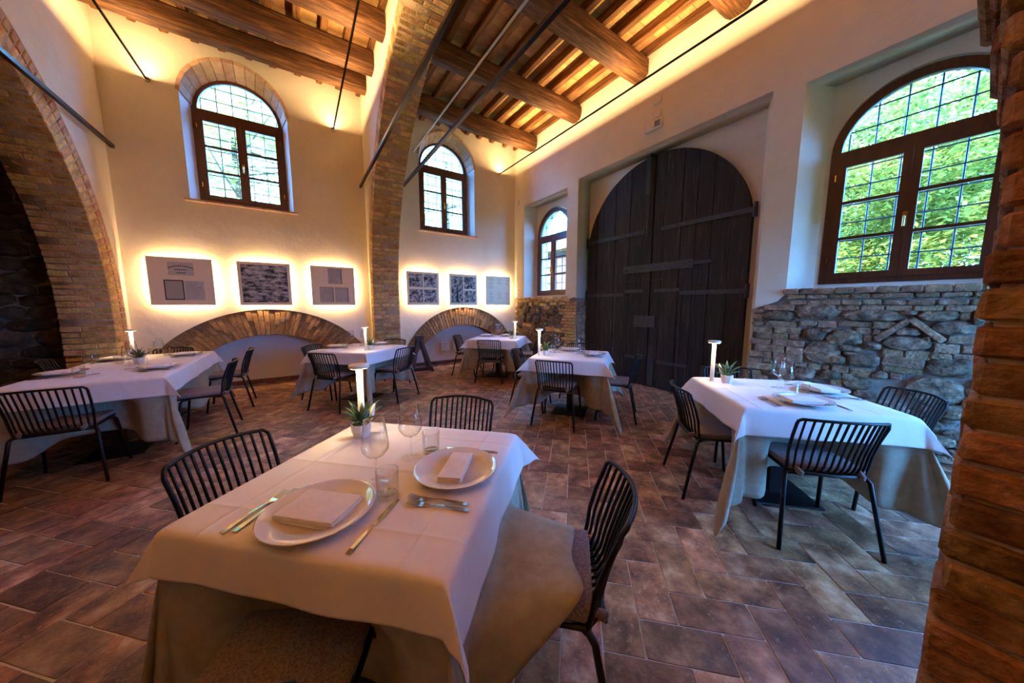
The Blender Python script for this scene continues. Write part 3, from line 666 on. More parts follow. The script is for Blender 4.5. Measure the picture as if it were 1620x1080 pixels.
# ------------------------------------------------------------------ fittings on the walls
# linear uplights on brackets
def uplight(x, label, on=True):
    t = empty('uplight_bar', (x, D, 4.46), label=label, cat='uplight', group='slim linear uplights')
    L = D - YF; MB().box((-.011, -L, -.012), (.011, -.03, .006)).build('profile', 'tie' if on else 'white', t)
    MB().box((-.007, -L, .006), (.007, -.04, .009)).build('diffuser', 'led' if on else 'white', t)
    MB().lathe([(0, 0), (.035, 0), (.035, .012), (.012, .02), (.012, .05), (0, .05)], 14).build('bracket', 'steel', t, loc=(0, 0, 0), rot=(PI / 2, 0, 0))
    MB().box((-.03, -.012, .02), (.045, -.001, .10)).build('junction_cover', 'plate_plastic', t)
    if on: area(t, (0, -L / 2, .012), (0, 0, 1), .014, L - .1, UP_W)
uplight(-1.54, 'thin dark uplight bar beside the left arch wall'); uplight(.70, 'thin dark uplight bar left of the middle arch')
uplight(2.12, 'thin pale unlit uplight bar just right of the middle arch', False); uplight(4.14, 'thin uplight bar along the right wall above the door')
def tie(x, z, label):
    t = empty('tie_rod', (x, D, z), label=label, cat='tie rod', group='black iron tie rods')
    MB().box((-.02, -(D - YF), -.02), (.02, .0, .02)).build('bar', 'tie', t)
    MB().box((-.035, -.006, -.035), (.035, -.0, .035)).build('wall_collar', 'plaster_white', t)
tie(1.09, 3.57, 'square black tie rod on the left face of the middle arch'); tie(1.74, 3.57, 'square black tie rod on the right face of the middle arch')
tie(-1.94, 3.49, 'square black tie rod along the left brick arch')

# back-lit printed panels
def panel(cx, label, prints):
    S = .69; t = empty('backlit_print', (cx, D - .072, 1.725), label=label, cat='wall print', group='back-lit square prints')
    link('panel', rbox('panel', S, .018, S, .002, 'panel', 1, False), t)
    MB().box((-.25, .009, -.25), (.25, .071, .25)).build('spacer', 'white', t)
    for sx, sz in ((1, 0), (-1, 0), (0, 1), (0, -1)):
        e = .30; c = (sx * e, .018, sz * e); ln = .60
        m_ = MB().box((-.004 if sx else -ln / 2, 0, -.004 if sz else -ln / 2), (.004 if sx else ln / 2, .004, .004 if sz else ln / 2)); m_.build('led_strip', 'white', t, loc=(c[0], .010, c[2]))
        area(t, c, (sx * 1.0, 1, sz * 1.0), ln, .01, PIC_W, xaxis=(0, 0, 1) if sx else (1, 0, 0))
    for i, (x, z, w_, h_, mat) in enumerate(prints):
        MB().box((x - w_ / 2, -.0105, z - h_ / 2), (x + w_ / 2, -.009, z + h_ / 2)).build('print', mat, t)
    return t
M['ink'] = plain('ink', (.03, .027, .022), .7); M['faint'] = plain('faint_ink', (.24, .21, .16), .7); M['paper'] = photomat('aged_paper', 'paper', 1); M['paper_grey'] = mk('blank_page', [(.3, (.40, .35, .25)), (.7, (.52, .46, .34))], 9, 6, .7); M['script'] = photomat('handwriting', 'text', 2)
for i in range(9): M['ph%d' % i] = photomat('photograph_%d' % i, 'land' if i == 0 else 'crowd', 2 + i * 1.7)
t = panel(-1.41, 'back-lit print of three old documents, leftmost on the wall', [(.0, .185, .27, .19, 'paper'), (-.09, -.125, .205, .29, 'ink'), (.125, -.13, .215, .28, 'paper')])
MB().box((-.18, -.0112, -.255), (0, -.0104, .005)).build('print', 'script', t)
for k in range(13):     # letterhead: an arched title and two short lines
    an = R_(90 + (k - 6) * 4.6); MB().box((-.0062, -.0114, -.009), (.0062, -.0103, .009)).build('lettering', 'ink', t, loc=(.30 * math.cos(an) * .9, 0, .225 - .27 + .27 * math.sin(an)), rot=(0, -(an - PI / 2), 0))
for z_, n in ((.17, 11), (.125, 8)):
    for k in range(n): MB().box((-.005, -.0114, -.006), (.005, -.0103, .006)).build('lettering', 'ink', t, loc=((k - (n - 1) / 2) * .0125, 0, z_))
for k in range(9): MB().box((.04, -.0112, .0 - k * .028), (.04 + random.uniform(.1, .17), -.0104, .004 - k * .028)).build('lettering', 'faint', t)
panel(-.435, 'back-lit print of an old hillside landscape photograph', [(0, .0, .60, .60, 'ph0')])
t = panel(.545, 'back-lit print of three blank pages left of the pier', [(.03, .17, .22, .27, 'faint'), (-.115, -.16, .22, .27, 'faint'), (.125, -.16, .22, .27, 'faint')])
for x, z in ((.02, .165), (-.125, -.165), (.115, -.165)): MB().box((x - .1, -.0112, z - .13), (x + .1, -.0104, z + .13)).build('print', 'paper_grey', t)
panel(2.20, 'back-lit print of four crowd photographs right of the pier', [(-.155, .165, .285, .27, 'ph1'), (.155, .165, .285, .27, 'ph2'), (-.155, -.155, .285, .27, 'ph3'), (.155, -.155, .285, .27, 'ph4')])
t = panel(3.125, 'back-lit print of drilling tower photographs under the bright window', [(-.155, .0, .285, .58, 'ph5'), (.155, .155, .285, .27, 'ph6'), (.155, -.155, .285, .27, 'ph7')])
MB().hexa([(-.19, -.0114, -.27), (-.12, -.0114, -.27), (-.12, -.0104, -.27), (-.19, -.0104, -.27), (-.165, -.0114, .12), (-.145, -.0114, .12), (-.145, -.0104, .12), (-.165, -.0104, .12)]).build('print', 'ink', t)
t = panel(4.045, 'back-lit print of six small text sheets nearest the corner', [])
for cx_ in (-.2, .03, .25):
    for cz_ in (.16, -.16):
        for k in range(random.randint(5, 9)): wd = random.uniform(.04, .15); MB().box((cx_ - wd / 2, -.0112, cz_ + .12 - k * .028), (cx_ + wd / 2, -.0104, cz_ + .124 - k * .028)).build('lettering', 'ink' if k % 3 else 'faint', t)

# boxes, switches and sockets
def wallbox(name, p0, p1, mat, label, cat, group=None):
    sx, sy, sz = [b - a_ for a_, b in zip(p0, p1)]
    c = [(a_ + b) / 2 for a_, b in zip(p0, p1)]
    o = empty(name, (c[0], c[1], p0[2]), label=label, cat=cat, group=group); link('cover', rbox('cover', sx, sy, sz, min(sx, sy, sz) * .3, mat, 2), o, (0, 0, sz / 2)); return o
wallbox('junction_cover', (W - .02, 2.92, 4.32), (W, 3.05, 4.42), 'plate_plastic', 'upper blank cover plate on the wall above the door', 'cover plate')
wallbox('junction_cover', (W - .02, 2.92, 4.13), (W, 3.05, 4.22), 'plate_plastic', 'lower blank cover plate just above the emergency light', 'cover plate')
e = wallbox('emergency_light', (W - .06, 2.87, 3.96), (W, 3.15, 4.09), 'plate_plastic', 'white rectangular emergency light on the wall above the door', 'emergency light')
MB().box((-.034, -.115, .025), (-.029, -.03, .105)).build('window_lens', 'cord', e); MB().box((-.034, .02, .025), (-.029, .11, .105)).build('window_lens', 'white', e)
for z, l in ((1.70, 'upper'), (1.605, 'lower')):
    o = wallbox('light_switch', (W - .012, 6.46, z), (W, 6.56, z + .085), 'plate_plastic', l + ' switch plate by the back right corner', 'switch'); MB().box((-.01, -.012, .025), (-.0055, .012, .06)).build('rocker', 'cord', o)
wallbox('sensor', (W - .03, 6.51, 3.78), (W, 6.58, 3.88), 'plate_plastic', 'small white sensor high by the back right corner', 'sensor')
for x0, x1, l in ((2.69, 2.91, 'left'), (3.0, 3.22, 'middle'), (3.32, 3.54, 'right')):
    o = wallbox('socket_box', (x0, D + .30, .31), (x1, D + .36, .52), 'plate_plastic', l + ' white socket box under the right blind arch', 'socket box'); MB().box((-(x1 - x0) / 2 + .01, -.034, .165), ((x1 - x0) / 2 - .01, -.031, .17)).build('lid_seam', 'cord', o)

# ------------------------------------------------------------------ furniture
TZ = .745                                                # bare table top; cloths lie on it
def frot(x, y, rz): c, s = math.cos(rz), math.sin(rz); return (x * c - y * s, x * s + y * c)
def sstep(a_, b, x): t = max(0, min(1, (x - a_) / (b - a_))); return t * t * (3 - 2 * t)

def drape(name, ax, ay, drop, z0, mat, flare, k, seed, push=None, seat=None, wave=.01, ns=None, floor_z=.004, loc=(0, 0, 0), rz=0, power=1.0):
    """square cloth over a table of half size ax, ay: hanging sides, corners folded out into points"""
    creases = [c + ((seed * 7) % 10 - 3) * .006 for c in (-.62, -.30, .0, .31, .62)] if mat == 'cotton' else []
    dr = drop if isinstance(drop, (list, tuple)) else [drop] * 4; drop = max(dr)
    def line(a_, neg, pos):
        mid = [-a_ + 2 * a_ * i / 16 for i in range(17)]
        if creases:
            mid = [m_ for m_ in mid if all(abs(m_ - c) > .016 for c in creases)] + [c + e for c in creases for e in (-.012, -.004, 0, .004, .012) if abs(c) < a_ - .02]
        return [-(a_ + neg * (1 - i / 10)) for i in range(10)] + sorted(mid) + [a_ + pos * (i + 1) / 10 for i in range(10)]
    S, T_ = line(ax, dr[2], dr[0]), line(ay, dr[3], dr[1]); vs = []
    rr = random.Random(seed); ph = [rr.uniform(0, 6) for _ in range(8)]
    for s in S:
        for t in T_:
            u = max(abs(s) - ax, 0); v = max(abs(t) - ay, 0); sx = 1 if s > 0 else -1; sy = 1 if t > 0 else -1
            if u == 0 and v == 0:
                x, y, z = s, t, z0 + .0012 * noise.noise(Vector((s * 9, t * 9, seed)))
                for c in creases: z += .0035 * (math.exp(-((s - c) / .0055) ** 2) + math.exp(-((t - c) / .0055) ** 2))      # pressed folds
            elif u == 0 or v == 0:
                h = u or v; along = t if u else s; side = (0 if sx > 0 else 2) if u else (1 if sy > 0 else 3); al = ay if u else ax
                wv = wave * math.sin(along * 11 + ph[side]) * (h / drop) ** 1.2 + wave * .7 * math.sin(along * 23 + ph[side + 4]) * (h / drop)
                out = flare * h + wv; z = z0 - h * math.sqrt(1 - flare * flare)
                out += .006 * (1 - math.exp(-h / .01))
                if push and push[side]:
                    pd, off = push[side]; g = 1 - sstep(.19, .30, abs(along - off))
                    hz = z0 - .24                       # cloth pressed in by the seat just under here
                    q = sstep(.12, .30, h); out -= pd * q * g; z += pd * .55 * q * g
                if seat and side == seat[0]:
                    off = seat[1]; g = 1 - sstep(.20, .33, abs(along - off)); dn = z0 - .492
                    if h > dn: o2 = (h - dn); z2 = .492 + .02 * math.sin(o2 * 9 + along * 6) + .03 * math.exp(-((along - off + .2) / .06) ** 2) * min(1, o2 * 6)
                    else: o2, z2 = 0, z
                    out = out + o2 * .95 * g; z = z * (1 - g) + z2 * g
                x, y = (sx * (ax + out), t) if u else (s, sy * (ay + out))
            else:
                rho = math.hypot(u, v); phi = math.atan2(v, u); ci = (0 if sx > 0 else 1) + (0 if sy > 0 else 2); kk = k * (.75 + .5 * ((ph[ci] * 1.7) % 1)) * max(0, math.sin(2 * phi)) ** power
                x = ax + rho * (flare * math.cos(phi) ** 2 + kk * .7071); y = ay + rho * (flare * math.sin(phi) ** 2 + kk * .7071)
                x, y = sx * x, sy * y; z = z0 - rho * math.sqrt(max(0, 1 - kk * kk - flare * flare * .5))
                fold = (.04 if drop > .3 else .012) * math.sin(phi * 8) * min(1, rho / .35); x += sx * fold * .7; y -= sy * fold * .7
            if z < floor_z:
                ex = floor_z - z; n = math.hypot(x, y); x += x / n * ex * .7; y += y / n * ex * .7; z = floor_z + .004 * abs(math.sin(ex * 30))
            vs.append((x, y, z))
    nt_ = len(T_); fs = [(i * nt_ + j, i * nt_ + j + 1, (i + 1) * nt_ + j + 1, (i + 1) * nt_ + j) for i in range(len(S) - 1) for j in range(nt_ - 1)]
    me = mesh(name, vs, fs, mat, True); o = link(name, me, None, loc, (0, 0, rz))
    ss = o.modifiers.new('smooth', 'SUBSURF'); ss.levels = 1; ss.render_levels = 1
    sd = o.modifiers.new('thick', 'SOLIDIFY'); sd.thickness = .0025; sd.offset = 1
    return o

# chair: black bent wires from seat front up over the back, loose tweed cushion
def make_chair():
    t = empty('wire_chair')
    q = lambda x: .06 * (x / .2) ** 2
    def wire(x):
        e = q(x)
        return [(x * .95, .205, .43), (x * .95, .12, .424), (x * .95, -.06, .422), (x * .95, -.145 + e * .3, .428), (x * .96, -.185 + e * .6, .448), (x * .98, -.208 + e * .85, .49), (x, -.225 + e, .56), (x * 1.02, -.25 + e, .65), (x * 1.04, -.285 + e * 1.05, .755), (x * 1.045, -.292 + e * 1.05, .776 - .012 * (x / .19) ** 2)]
    for i in range(12): MB().tube(wire(-.172 + .344 * i / 11), .0062, 6).build('slat', 'black', t, True)
    sd = wire(-.2)[3:8]; c0 = wire(-.2)[8]
    rim = [wire(-.165 + .33 * i / 12)[9] for i in range(13)]
    left = sd + [(c0[0], c0[1], .735), (c0[0] + .004, c0[1] - .004, .752), (-.192, rim[0][1] + .008, .766)]
    MB().tube(left + rim + [(-p[0], p[1], p[2]) for p in reversed(left)], .0085, 7).build('back_frame', 'black', t, True)
    sr = [(-.196, -.14, .437), (-.194, .10, .433), (-.186, .185, .43), (-.15, .212, .43), (.15, .212, .43), (.186, .185, .43), (.194, .10, .433), (.196, -.14, .437), (.14, -.185, .440), (0, -.205, .44), (-.14, -.185, .440), (-.196, -.14, .437)]
    MB().tube(sr, .0085, 7, False).build('seat_frame', 'black', t, True)
    for sx in (-1, 1):
        MB().tube([(sx * .15, -.10, .416), (sx * .195, -.15, .421), (sx * .206, -.167, .40), (sx * .25, -.25, 0)], .0115, 8).build('leg', 'black', t, True)
        MB().tube([(sx * .15, .10, .416), (sx * .190, .145, .421), (sx * .200, .16, .40), (sx * .235, .215, 0)], .0115, 8).build('leg', 'black', t, True)
    MB().tube([(-.195, -.15, .416), (.195, -.15, .416)], .008, 6).build('crossbar', 'black', t, True); MB().tube([(-.19, .145, .416), (.19, .145, .416)], .008, 6).build('crossbar', 'black', t, True)
    cu = link('cushion', rbox('cushion', .375, .37, .034, .015, 'tweed', 3), t, (0, .022, .454))
    for sx in (-1, 1): link('strap', rbox('strap', .024, .06, .034, .007, 'tweed', 1), cu, (sx * .15, -.20, -.008), (.35, 0, -sx * .2))
    return t
_chair = [make_chair(), False]
def chair(x, y, face, label):
    """face: direction the sitter looks, degrees from +x"""
    if not _chair[1]: t = _chair[0]; _chair[1] = True
    else: t = copytree(_chair[0])
    t.location = (x, y, 0); t.rotation_euler = (0, 0, R_(face - 90)); tag(t, label, 'chair', 'black wire dining chairs'); return t

def make_plate():
    return MB().lathe([(0, .006), (.07, .006), (.092, .008), (.102, .016), (.150, .026), (.154, .028), (.154, .0305), (.150, .0300), (.106, .0215), (.096, .0125), (.0, .0105)], 48).mesh('plate', 'china', True)
def make_fork():
    t = empty('fork')
    pts = [(0, -.10), (0, -.03), (0, .015), (0, .045)]
    v = []; 
    for y, wd, z in ((-.10, .0075, .004), (-.085, .0075, .004), (-.02, .0035, .0085), (.025, .003, .0065), (.04, .006, .0045)):
        v += [(-wd, y, z), (wd, y, z), (wd, y, z + .0022), (-wd, y, z + .0022)]
    f = [(i * 4 + k, i * 4 + (k + 1) % 4, i * 4 + 4 + (k + 1) % 4, i * 4 + 4 + k) for i in range(4) for k in range(4)] + [(0, 1, 2, 3), (16, 17, 18, 19)]
    MB().add(v, f).build('handle', 'steel', t)
    mb = MB(); sec = ((.038, .0060, .0045), (.05, .011, .0025), (.062, .0118, .003)); v = []
    for y, wd, z in sec: v += [(-wd, y, z), (wd, y, z), (wd, y, z + .002), (-wd, y, z + .002)]
    mb.add(v, [(i * 4 + k, i * 4 + (k + 1) % 4, i * 4 + 4 + (k + 1) % 4, i * 4 + 4 + k) for i in range(2) for k in range(4)] + [(0, 1, 2, 3), (8, 9, 10, 11)])
    for i in range(4):
        x = -.0098 + i * .00653; mb.hexa([(x - .0016, .061, .003), (x + .0016, .061, .003), (x + .0009, .103, .009), (x - .0009, .103, .009), (x - .0016, .061, .005), (x + .0016, .061, .005), (x + .0009, .103, .0105), (x - .0009, .103, .0105)])
    mb.build('tines', 'steel', t); return t
def make_knife():
    t = empty('knife'); v = []
    for y, wd, z in ((-.115, .0075, .0035), (-.10, .0085, .006), (-.02, .006, .0065), (-.005, .0065, .0055)): v += [(-wd, y, .001), (wd, y, .001), (wd * .7, y, z), (-wd * .7, y, z)]
    MB().add(v, [(i * 4 + k, i * 4 + (k + 1) % 4, i * 4 + 4 + (k + 1) % 4, i * 4 + 4 + k) for i in range(3) for k in range(4)] + [(0, 1, 2, 3), (12, 13, 14, 15)]).build('handle', 'steel', t)
    v = []
    for y, a_, b in ((-.006, -.006, .0065), (.02, -.0075, .008), (.085, -.0075, .009), (.112, -.002, .0075), (.118, .004, .006)): v += [(a_, y, .0015), (b, y, .0015), (b, y, .004), (a_, y, .004)]
    MB().add(v, [(i * 4 + k, i * 4 + (k + 1) % 4, i * 4 + 4 + (k + 1) % 4, i * 4 + 4 + k) for i in range(4) for k in range(4)] + [(0, 1, 2, 3), (16, 17, 18, 19)]).build('blade', 'steel', t)
    return t
def make_wine():
    t = empty('wine_glass')
    MB().lathe([(0, .0), (.040, .0), (.0405, .0015), (.036, .003), (.012, .006), (.005, .010), (0, .0105)], 32).build('foot', 'glass', t, True)
    MB().lathe([(.0038, .009), (.0034, .03), (.0034, .08), (.0048, .092), (0, .093)], 12).build('stem', 'glass', t, True)
    MB().lathe([(0, .092), (.010, .0925), (.030, .104), (.0445, .124), (.0465, .138), (.042, .175), (.034, .233), (.0332, .233), (.0410, .175), (.0454, .138), (.0434, .1245), (.0295, .1055), (.009, .0945), (0, .0942)], 36).build('bowl', 'glass', t, True)
    return t
def make_tumbler():
    t = empty('tumbler')
    MB().lathe([(0, .017), (.031, .017), (.0325, .022), (.0345, .094), (.0362, .095), (.0362, .093), (.0340, .001), (.032, 0), (0, 0)], 32).build('wall', 'glass', t, True)
    MB().lathe([(0, .002), (.030, .002), (.031, .008), (.028, .016), (0, .0155)], 24).build('thick_base', 'glass', t, True)
    return t
def make_napkin(sx, sy, lay=4):
    t = empty('napkin'); h = .0062
    for i in range(lay):
        o = link('fold', rbox('fold', sx - i * .003, sy - .002 * (i % 2), h, h * .48, 'napkin', 3), t, (random.uniform(-.0015, .0015), random.uniform(-.0015, .0015), h * (i + .5) * .95)); o.rotation_euler[2] = random.uniform(-.012, .012)
    return t
def make_lamp():
    t = empty('table_lamp')
    MB().lathe([(0, 0), (.026, 0), (.026, .003), (.013, .006), (0, .006)], 24).build('foot', 'white', t, True)
    MB().lathe([(.0155, .004), (.0145, .315), (0, .315)], 16).build('stem', 'white', t, True)
    hd = MB().lathe([(0, .338), (.044, .338), (.047, .335), (.047, .324), (.044, .321), (.0155, .321), (.0155, .318)], 36).build('head', 'white', t, True)
    MB().lathe([(.018, .3203), (.041, .3203), (.041, .3195), (.018, .3195), (.018, .3203)], 32).build('diffuser', 'lampled', hd)
    for k in range(3):
        an = 2 * PI * k / 3 + .5; area(t, (.031 * math.cos(an), .031 * math.sin(an), .317), (0, 0, -1), .022, .022, LAMP_W / 3, (1, .74, .42), shape='DISK')
    return t
def make_plant():
    t = empty('potted_succulent')
    v = [];
    prof = [(.030, 0), (.038, .028), (.040, .058), (.037, .0585), (.034, .045), (0, .045)]
    MB().lathe(prof, 8).build('pot', 'pot', t)
    mo = MB().lathe([(.035, .046), (.033, .058), (.022, .066), (0, .068)], 14).mesh('moss', 'moss', True); link('moss', mo, t)
    rr = random.Random(5); lm = []
    for wd in (.0085, .006):
        vs = []; fs = []
        for i in range(6):
            f = i / 5; w_ = wd * (1 - f) ** .7 * (1 + .6 * f); y = .062 * f; z = .055 * f - .018 * f * f * 1.2
            vs += [(-w_, y, z + .004 * (1 - f)), (0, y + .002, z - .003 * (1 - f)), (w_, y, z + .004 * (1 - f)), (0, y - .003, z + .006 * (1 - f) + .001)]
        fs = [(i * 4 + k, i * 4 + (k + 1) % 4, i * 4 + 4 + (k + 1) % 4, i * 4 + 4 + k) for i in range(5) for k in range(4)] + [(0, 1, 2, 3)]
        lm.append(mesh('leaf', vs, fs, 'leaf', True))
    for i in range(17):
        an = i * 2.4 + rr.uniform(-.2, .2); tilt = rr.uniform(-.35, .75); s = rr.uniform(.75, 1.15)
        link('leaf', lm[i % 2], t, (-.006 * math.sin(an), .006 * math.cos(an), .056), (tilt, 0, an), (s * 1.25, s * 1.5, s * 1.6))
    MB().lathe([(0, .05), (.006, .055), (.013, .085), (.010, .108), (.003, .138), (0, .14)], 7).build('flower', 'flower', t, True, loc=(.014, -.004, 0), rot=(.12, .35, 0))
    return t
PROTO = {}
def put(kind, x, y, z, rz, label, cat, group, maker, *a_):
    key = (kind,) + a_
    if key not in PROTO: t = maker(*a_); PROTO[key] = t
    else: t = copytree(PROTO[key])
    t.location = (x, y, z); t.rotation_euler = (0, 0, rz)
    if kind == 'potted_succulent': t.scale = (1.12,) * 3
    return tag(t, label, cat, group)
plate_me = make_plate()
CZ = .7535                                              # surface of the white cloth
def setting(x, y, face, where, big=True, nap=(.20, .135), cutlery=True, nrot=0, ko=None):
    """plate, folded napkin and cutlery seen by a guest looking along face (degrees)"""
    f = R_(face); dx, dy = math.cos(f), math.sin(f); rz = f - PI / 2; rx, ry = math.cos(rz), math.sin(rz)
    o = tag(link('plate', plate_me, None, (x, y, CZ), (0, 0, rz)), 'wide-rimmed white plate ' + where, 'plate', 'dinner plates')
    put('napkin', x, y, CZ + .0125, rz + nrot, 'folded napkin on the plate ' + where, 'napkin', 'folded napkins', make_napkin, *nap)
    if cutlery:
        for k, w_ in ((0, 'outer'), (1, 'inner')):
            d = -(.205 - .028 * k); put('fork', x + rx * d + dx * (-.02 + .012 * k), y + ry * d + dy * (-.02 + .012 * k), CZ, rz, w_ + ' fork beside the plate ' + where, 'fork', 'dinner forks', make_fork)
        put('knife', x + rx * .185, y + ry * .185, CZ, rz, 'knife beside the plate ' + where, 'knife', 'dinner knives', make_knife)
def wine(x, y, where): put('wine_glass', x, y, CZ, 0, 'clear stemmed wine glass ' + where, 'wine glass', 'wine glasses', make_wine)
def tumb(x, y, where): put('tumbler', x, y, CZ, 0, 'clear low water tumbler ' + where, 'tumbler', 'water tumblers', make_tumbler)
def lamp(x, y, where): put('table_lamp', x, y, CZ, random.uniform(0, 6), 'lit white mushroom table lamp ' + where, 'table lamp', 'cordless table lamps', make_lamp)
def plant(x, y, where, rz=0): put('potted_succulent', x, y, CZ, rz, 'small succulent in a faceted white pot ' + where, 'potted plant', 'table succulents', make_plant)

def table(x, y, hx, hy, rz, where, push, seat=None, bases=((0, 0),), seed=1, linen=.56, drop=.165, lk=.34):
    t = empty('dining_table', (x, y, 0), rz, 'black pedestal table hidden under cloths, ' + where, 'table', 'dining tables')
    link('tabletop', rbox('tabletop', hx * 2, hy * 2, .03, .006, 'base', 1, False), t, (0, 0, TZ - .015))
    for bx, by in bases:
        MB().box((-.04, -.04, .012), (.04, .04, TZ - .03)).build('column', 'base', t, loc=(bx, by, 0)); link('foot_plate', rbox('foot_plate', .42, .42, .012, .004, 'base', 1, False), t, (bx, by, .006))
    u = drape('underlay_cloth', hx + .004, hy + .004, linen, TZ + .003, 'linen', .02, lk, seed, push, seat, .016, loc=(x, y, 0), rz=rz, power=1.25); tag(u, 'long beige linen undercloth reaching the floor, ' + where, 'tablecloth', 'linen undercloths')
    c = drape('tablecloth', hx + .010, hy + .010, drop, TZ + .0065, 'cotton', .14, .55, seed + 50, wave=.006, loc=(x, y, 0), rz=rz); tag(c, 'short white cotton tablecloth with pointed corners, ' + where, 'tablecloth', 'white tablecloths')
    return t
HB = .43
def pz(d): return (max(0, HB + .02 - (d - .205)), 0)

# T0 in the foreground: sides 0 NE, 1 NW, 2 SW, 3 SE
w0 = 'on the foreground table'
table(.24, 1.24, .42, .42, R_(45), 'in the foreground', [pz(.62), pz(.56), pz(.52), None], (3, 0), seed=3, drop=[.16, .095, .125, .175], lk=.17)
def around(cx, cy, ang, d, off=0, turn=0):
    a_ = R_(ang); return cx + math.cos(a_) * d - math.sin(a_) * off, cy + math.sin(a_) * d + math.cos(a_) * off, ang + 180 + turn
chair(*around(.24, 1.24, 45, .62), 'black wire chair at the far side of the foreground table'); chair(*around(.24, 1.24, 135, .56), 'black wire chair at the left of the foreground table')
chair(-.12, .88, 61, 'black wire chair nearest the viewer, only its brown seat showing'); chair(*around(.24, 1.24, -45, .62, 0, 0), 'black wire chair right of the foreground table under draped linen')
setting(.012, 1.05, 45, w0 + ' in front', nap=(.20, .135), nrot=0)
setting(.45, 1.05, 135, w0 + ' at right', nap=(.20, .085), nrot=.1)
wine(.19, 1.145, w0 + ', nearer the viewer'); wine(.345, 1.26, w0 + ', farther back'); tumb(.203, 1.035, w0 + ', nearer the viewer'); tumb(.43, 1.262, w0 + ', farther back')
lamp(.225, 1.685, w0); plant(.21, 1.615, w0, .6)
# T5 under the large window
w5 = 'under the large window'; p5 = 'on the table ' + w5
table(2.86, .77, HB, HB, R_(45), w5, [pz(.55), pz(.45), pz(.45), pz(.55)], seed=7)
chair(*around(2.86, .77, 45, .60), 'black wire chair between the window table and the great door'); chair(*around(2.86, .77, 135, .44), 'black wire chair at the left of the window table')
chair(*around(2.86, .77, 225, .40, -.06), 'black wire chair with its back to the viewer at the window table'); chair(*around(2.86, .77, -45, .62, .08), 'black wire chair against the stone wall by the window table')
setting(2.64, .60, 45, p5 + ', nearer the viewer', nap=(.20, .135)); setting(3.12, .62, 135, p5 + ', farther back', nap=(.20, .12))
wine(2.99, .83, p5 + ', farther back'); wine(2.81, .74, p5 + ', nearer the viewer'); tumb(2.83, .65, p5); lamp(2.80, 1.21, p5); plant(2.85, 1.12, p5, 1.7)
# T4 before the great door
w4 = 'in front of the great door'; p4 = 'on the table ' + w4
table(2.88, 2.93, HB, HB, R_(37), w4, [pz(.6), pz(.5), pz(.46), pz(.6)], seed=13)
chair(*around(2.88, 2.93, 37, .72), 'black wire chair behind the table before the great door'); chair(*around(2.88, 2.93, 127, .52), 'black wire chair at the left of the table before the great door')
chair(*around(2.88, 2.93, 212, .46, -.03), 'black wire chair at the front of the table before the great door'); chair(*around(2.88, 2.93, -54, .56), 'black wire chair at the right of the table before the great door')
setting(3.08, 3.17, 217, p4 + ', farther back'); setting(3.04, 2.70, 127, p4 + ', at right', nap=(.19, .10))
wine(2.82, 3.13, p4 + ', at left'); wine(2.97, 2.91, p4 + ', at right'); tumb(2.74, 3.13, p4 + ', at left'); tumb(3.07, 2.92, p4 + ', at right'); lamp(2.44, 3.04, p4); plant(2.53, 3.02, p4, 2.4)
# T3 in the far right corner
w3 = 'in the far right corner'; p3 = 'on the table ' + w3
table(3.2, 5.28, .45, .45, R_(43), w3, [pz(.6), pz(.55), pz(.46), pz(.55)], seed=17)
chair(*around(3.2, 5.28, 43, .66), 'black wire chair behind the far corner table'); chair(*around(3.2, 5.28, 135, .62), 'black wire chair left of the far corner table under the blind arch')
chair(*around(3.2, 5.28, 225, .46), 'black wire chair at the front of the far corner table'); chair(*around(3.2, 5.28, -47, .58), 'black wire chair right of the far corner table by the stone wall')
setting(3.50, 5.38, 133, p3 + ', at right'); setting(3.16, 5.62, -45, p3 + ', at left')
wine(3.36, 5.56, p3 + ', at left'); wine(3.48, 5.60, p3 + ', at right'); tumb(3.22, 5.47, p3 + ', at left'); tumb(3.36, 5.42, p3 + ', at right'); lamp(3.27, 4.78, p3); plant(3.26, 4.89, p3, .2)
# T2 before the middle pier
w2 = 'before the middle pier'; p2 = 'on the table ' + w2
table(.72, 5.14, .45, .45, R_(42), w2, [pz(.6), pz(.5), pz(.46), pz(.5)], seed=23)
chair(*around(.72, 5.14, 45, .70), 'black wire chair behind the table, against the middle pier'); chair(*around(.72, 5.14, 140, .55), 'black wire chair at the far left of the table before the pier')
chair(*around(.72, 5.14, 222, .48), 'black wire chair at the near left of the table before the pier'); chair(*around(.72, 5.14, -38, .50, 0, -14), 'black wire chair at the right of the table before the pier')
setting(.45, 5.36, -45, p2 + ', at left'); setting(1.02, 5.38, 222, p2 + ', at right')
wine(.64, 5.46, p2 + ', at left'); wine(.83, 5.50, p2 + ', at right'); tumb(.52, 5.12, p2 + ', at left'); tumb(.77, 5.32, p2 + ', at right'); lamp(.73, 4.72, p2); plant(.80, 4.79, p2, 1.1)
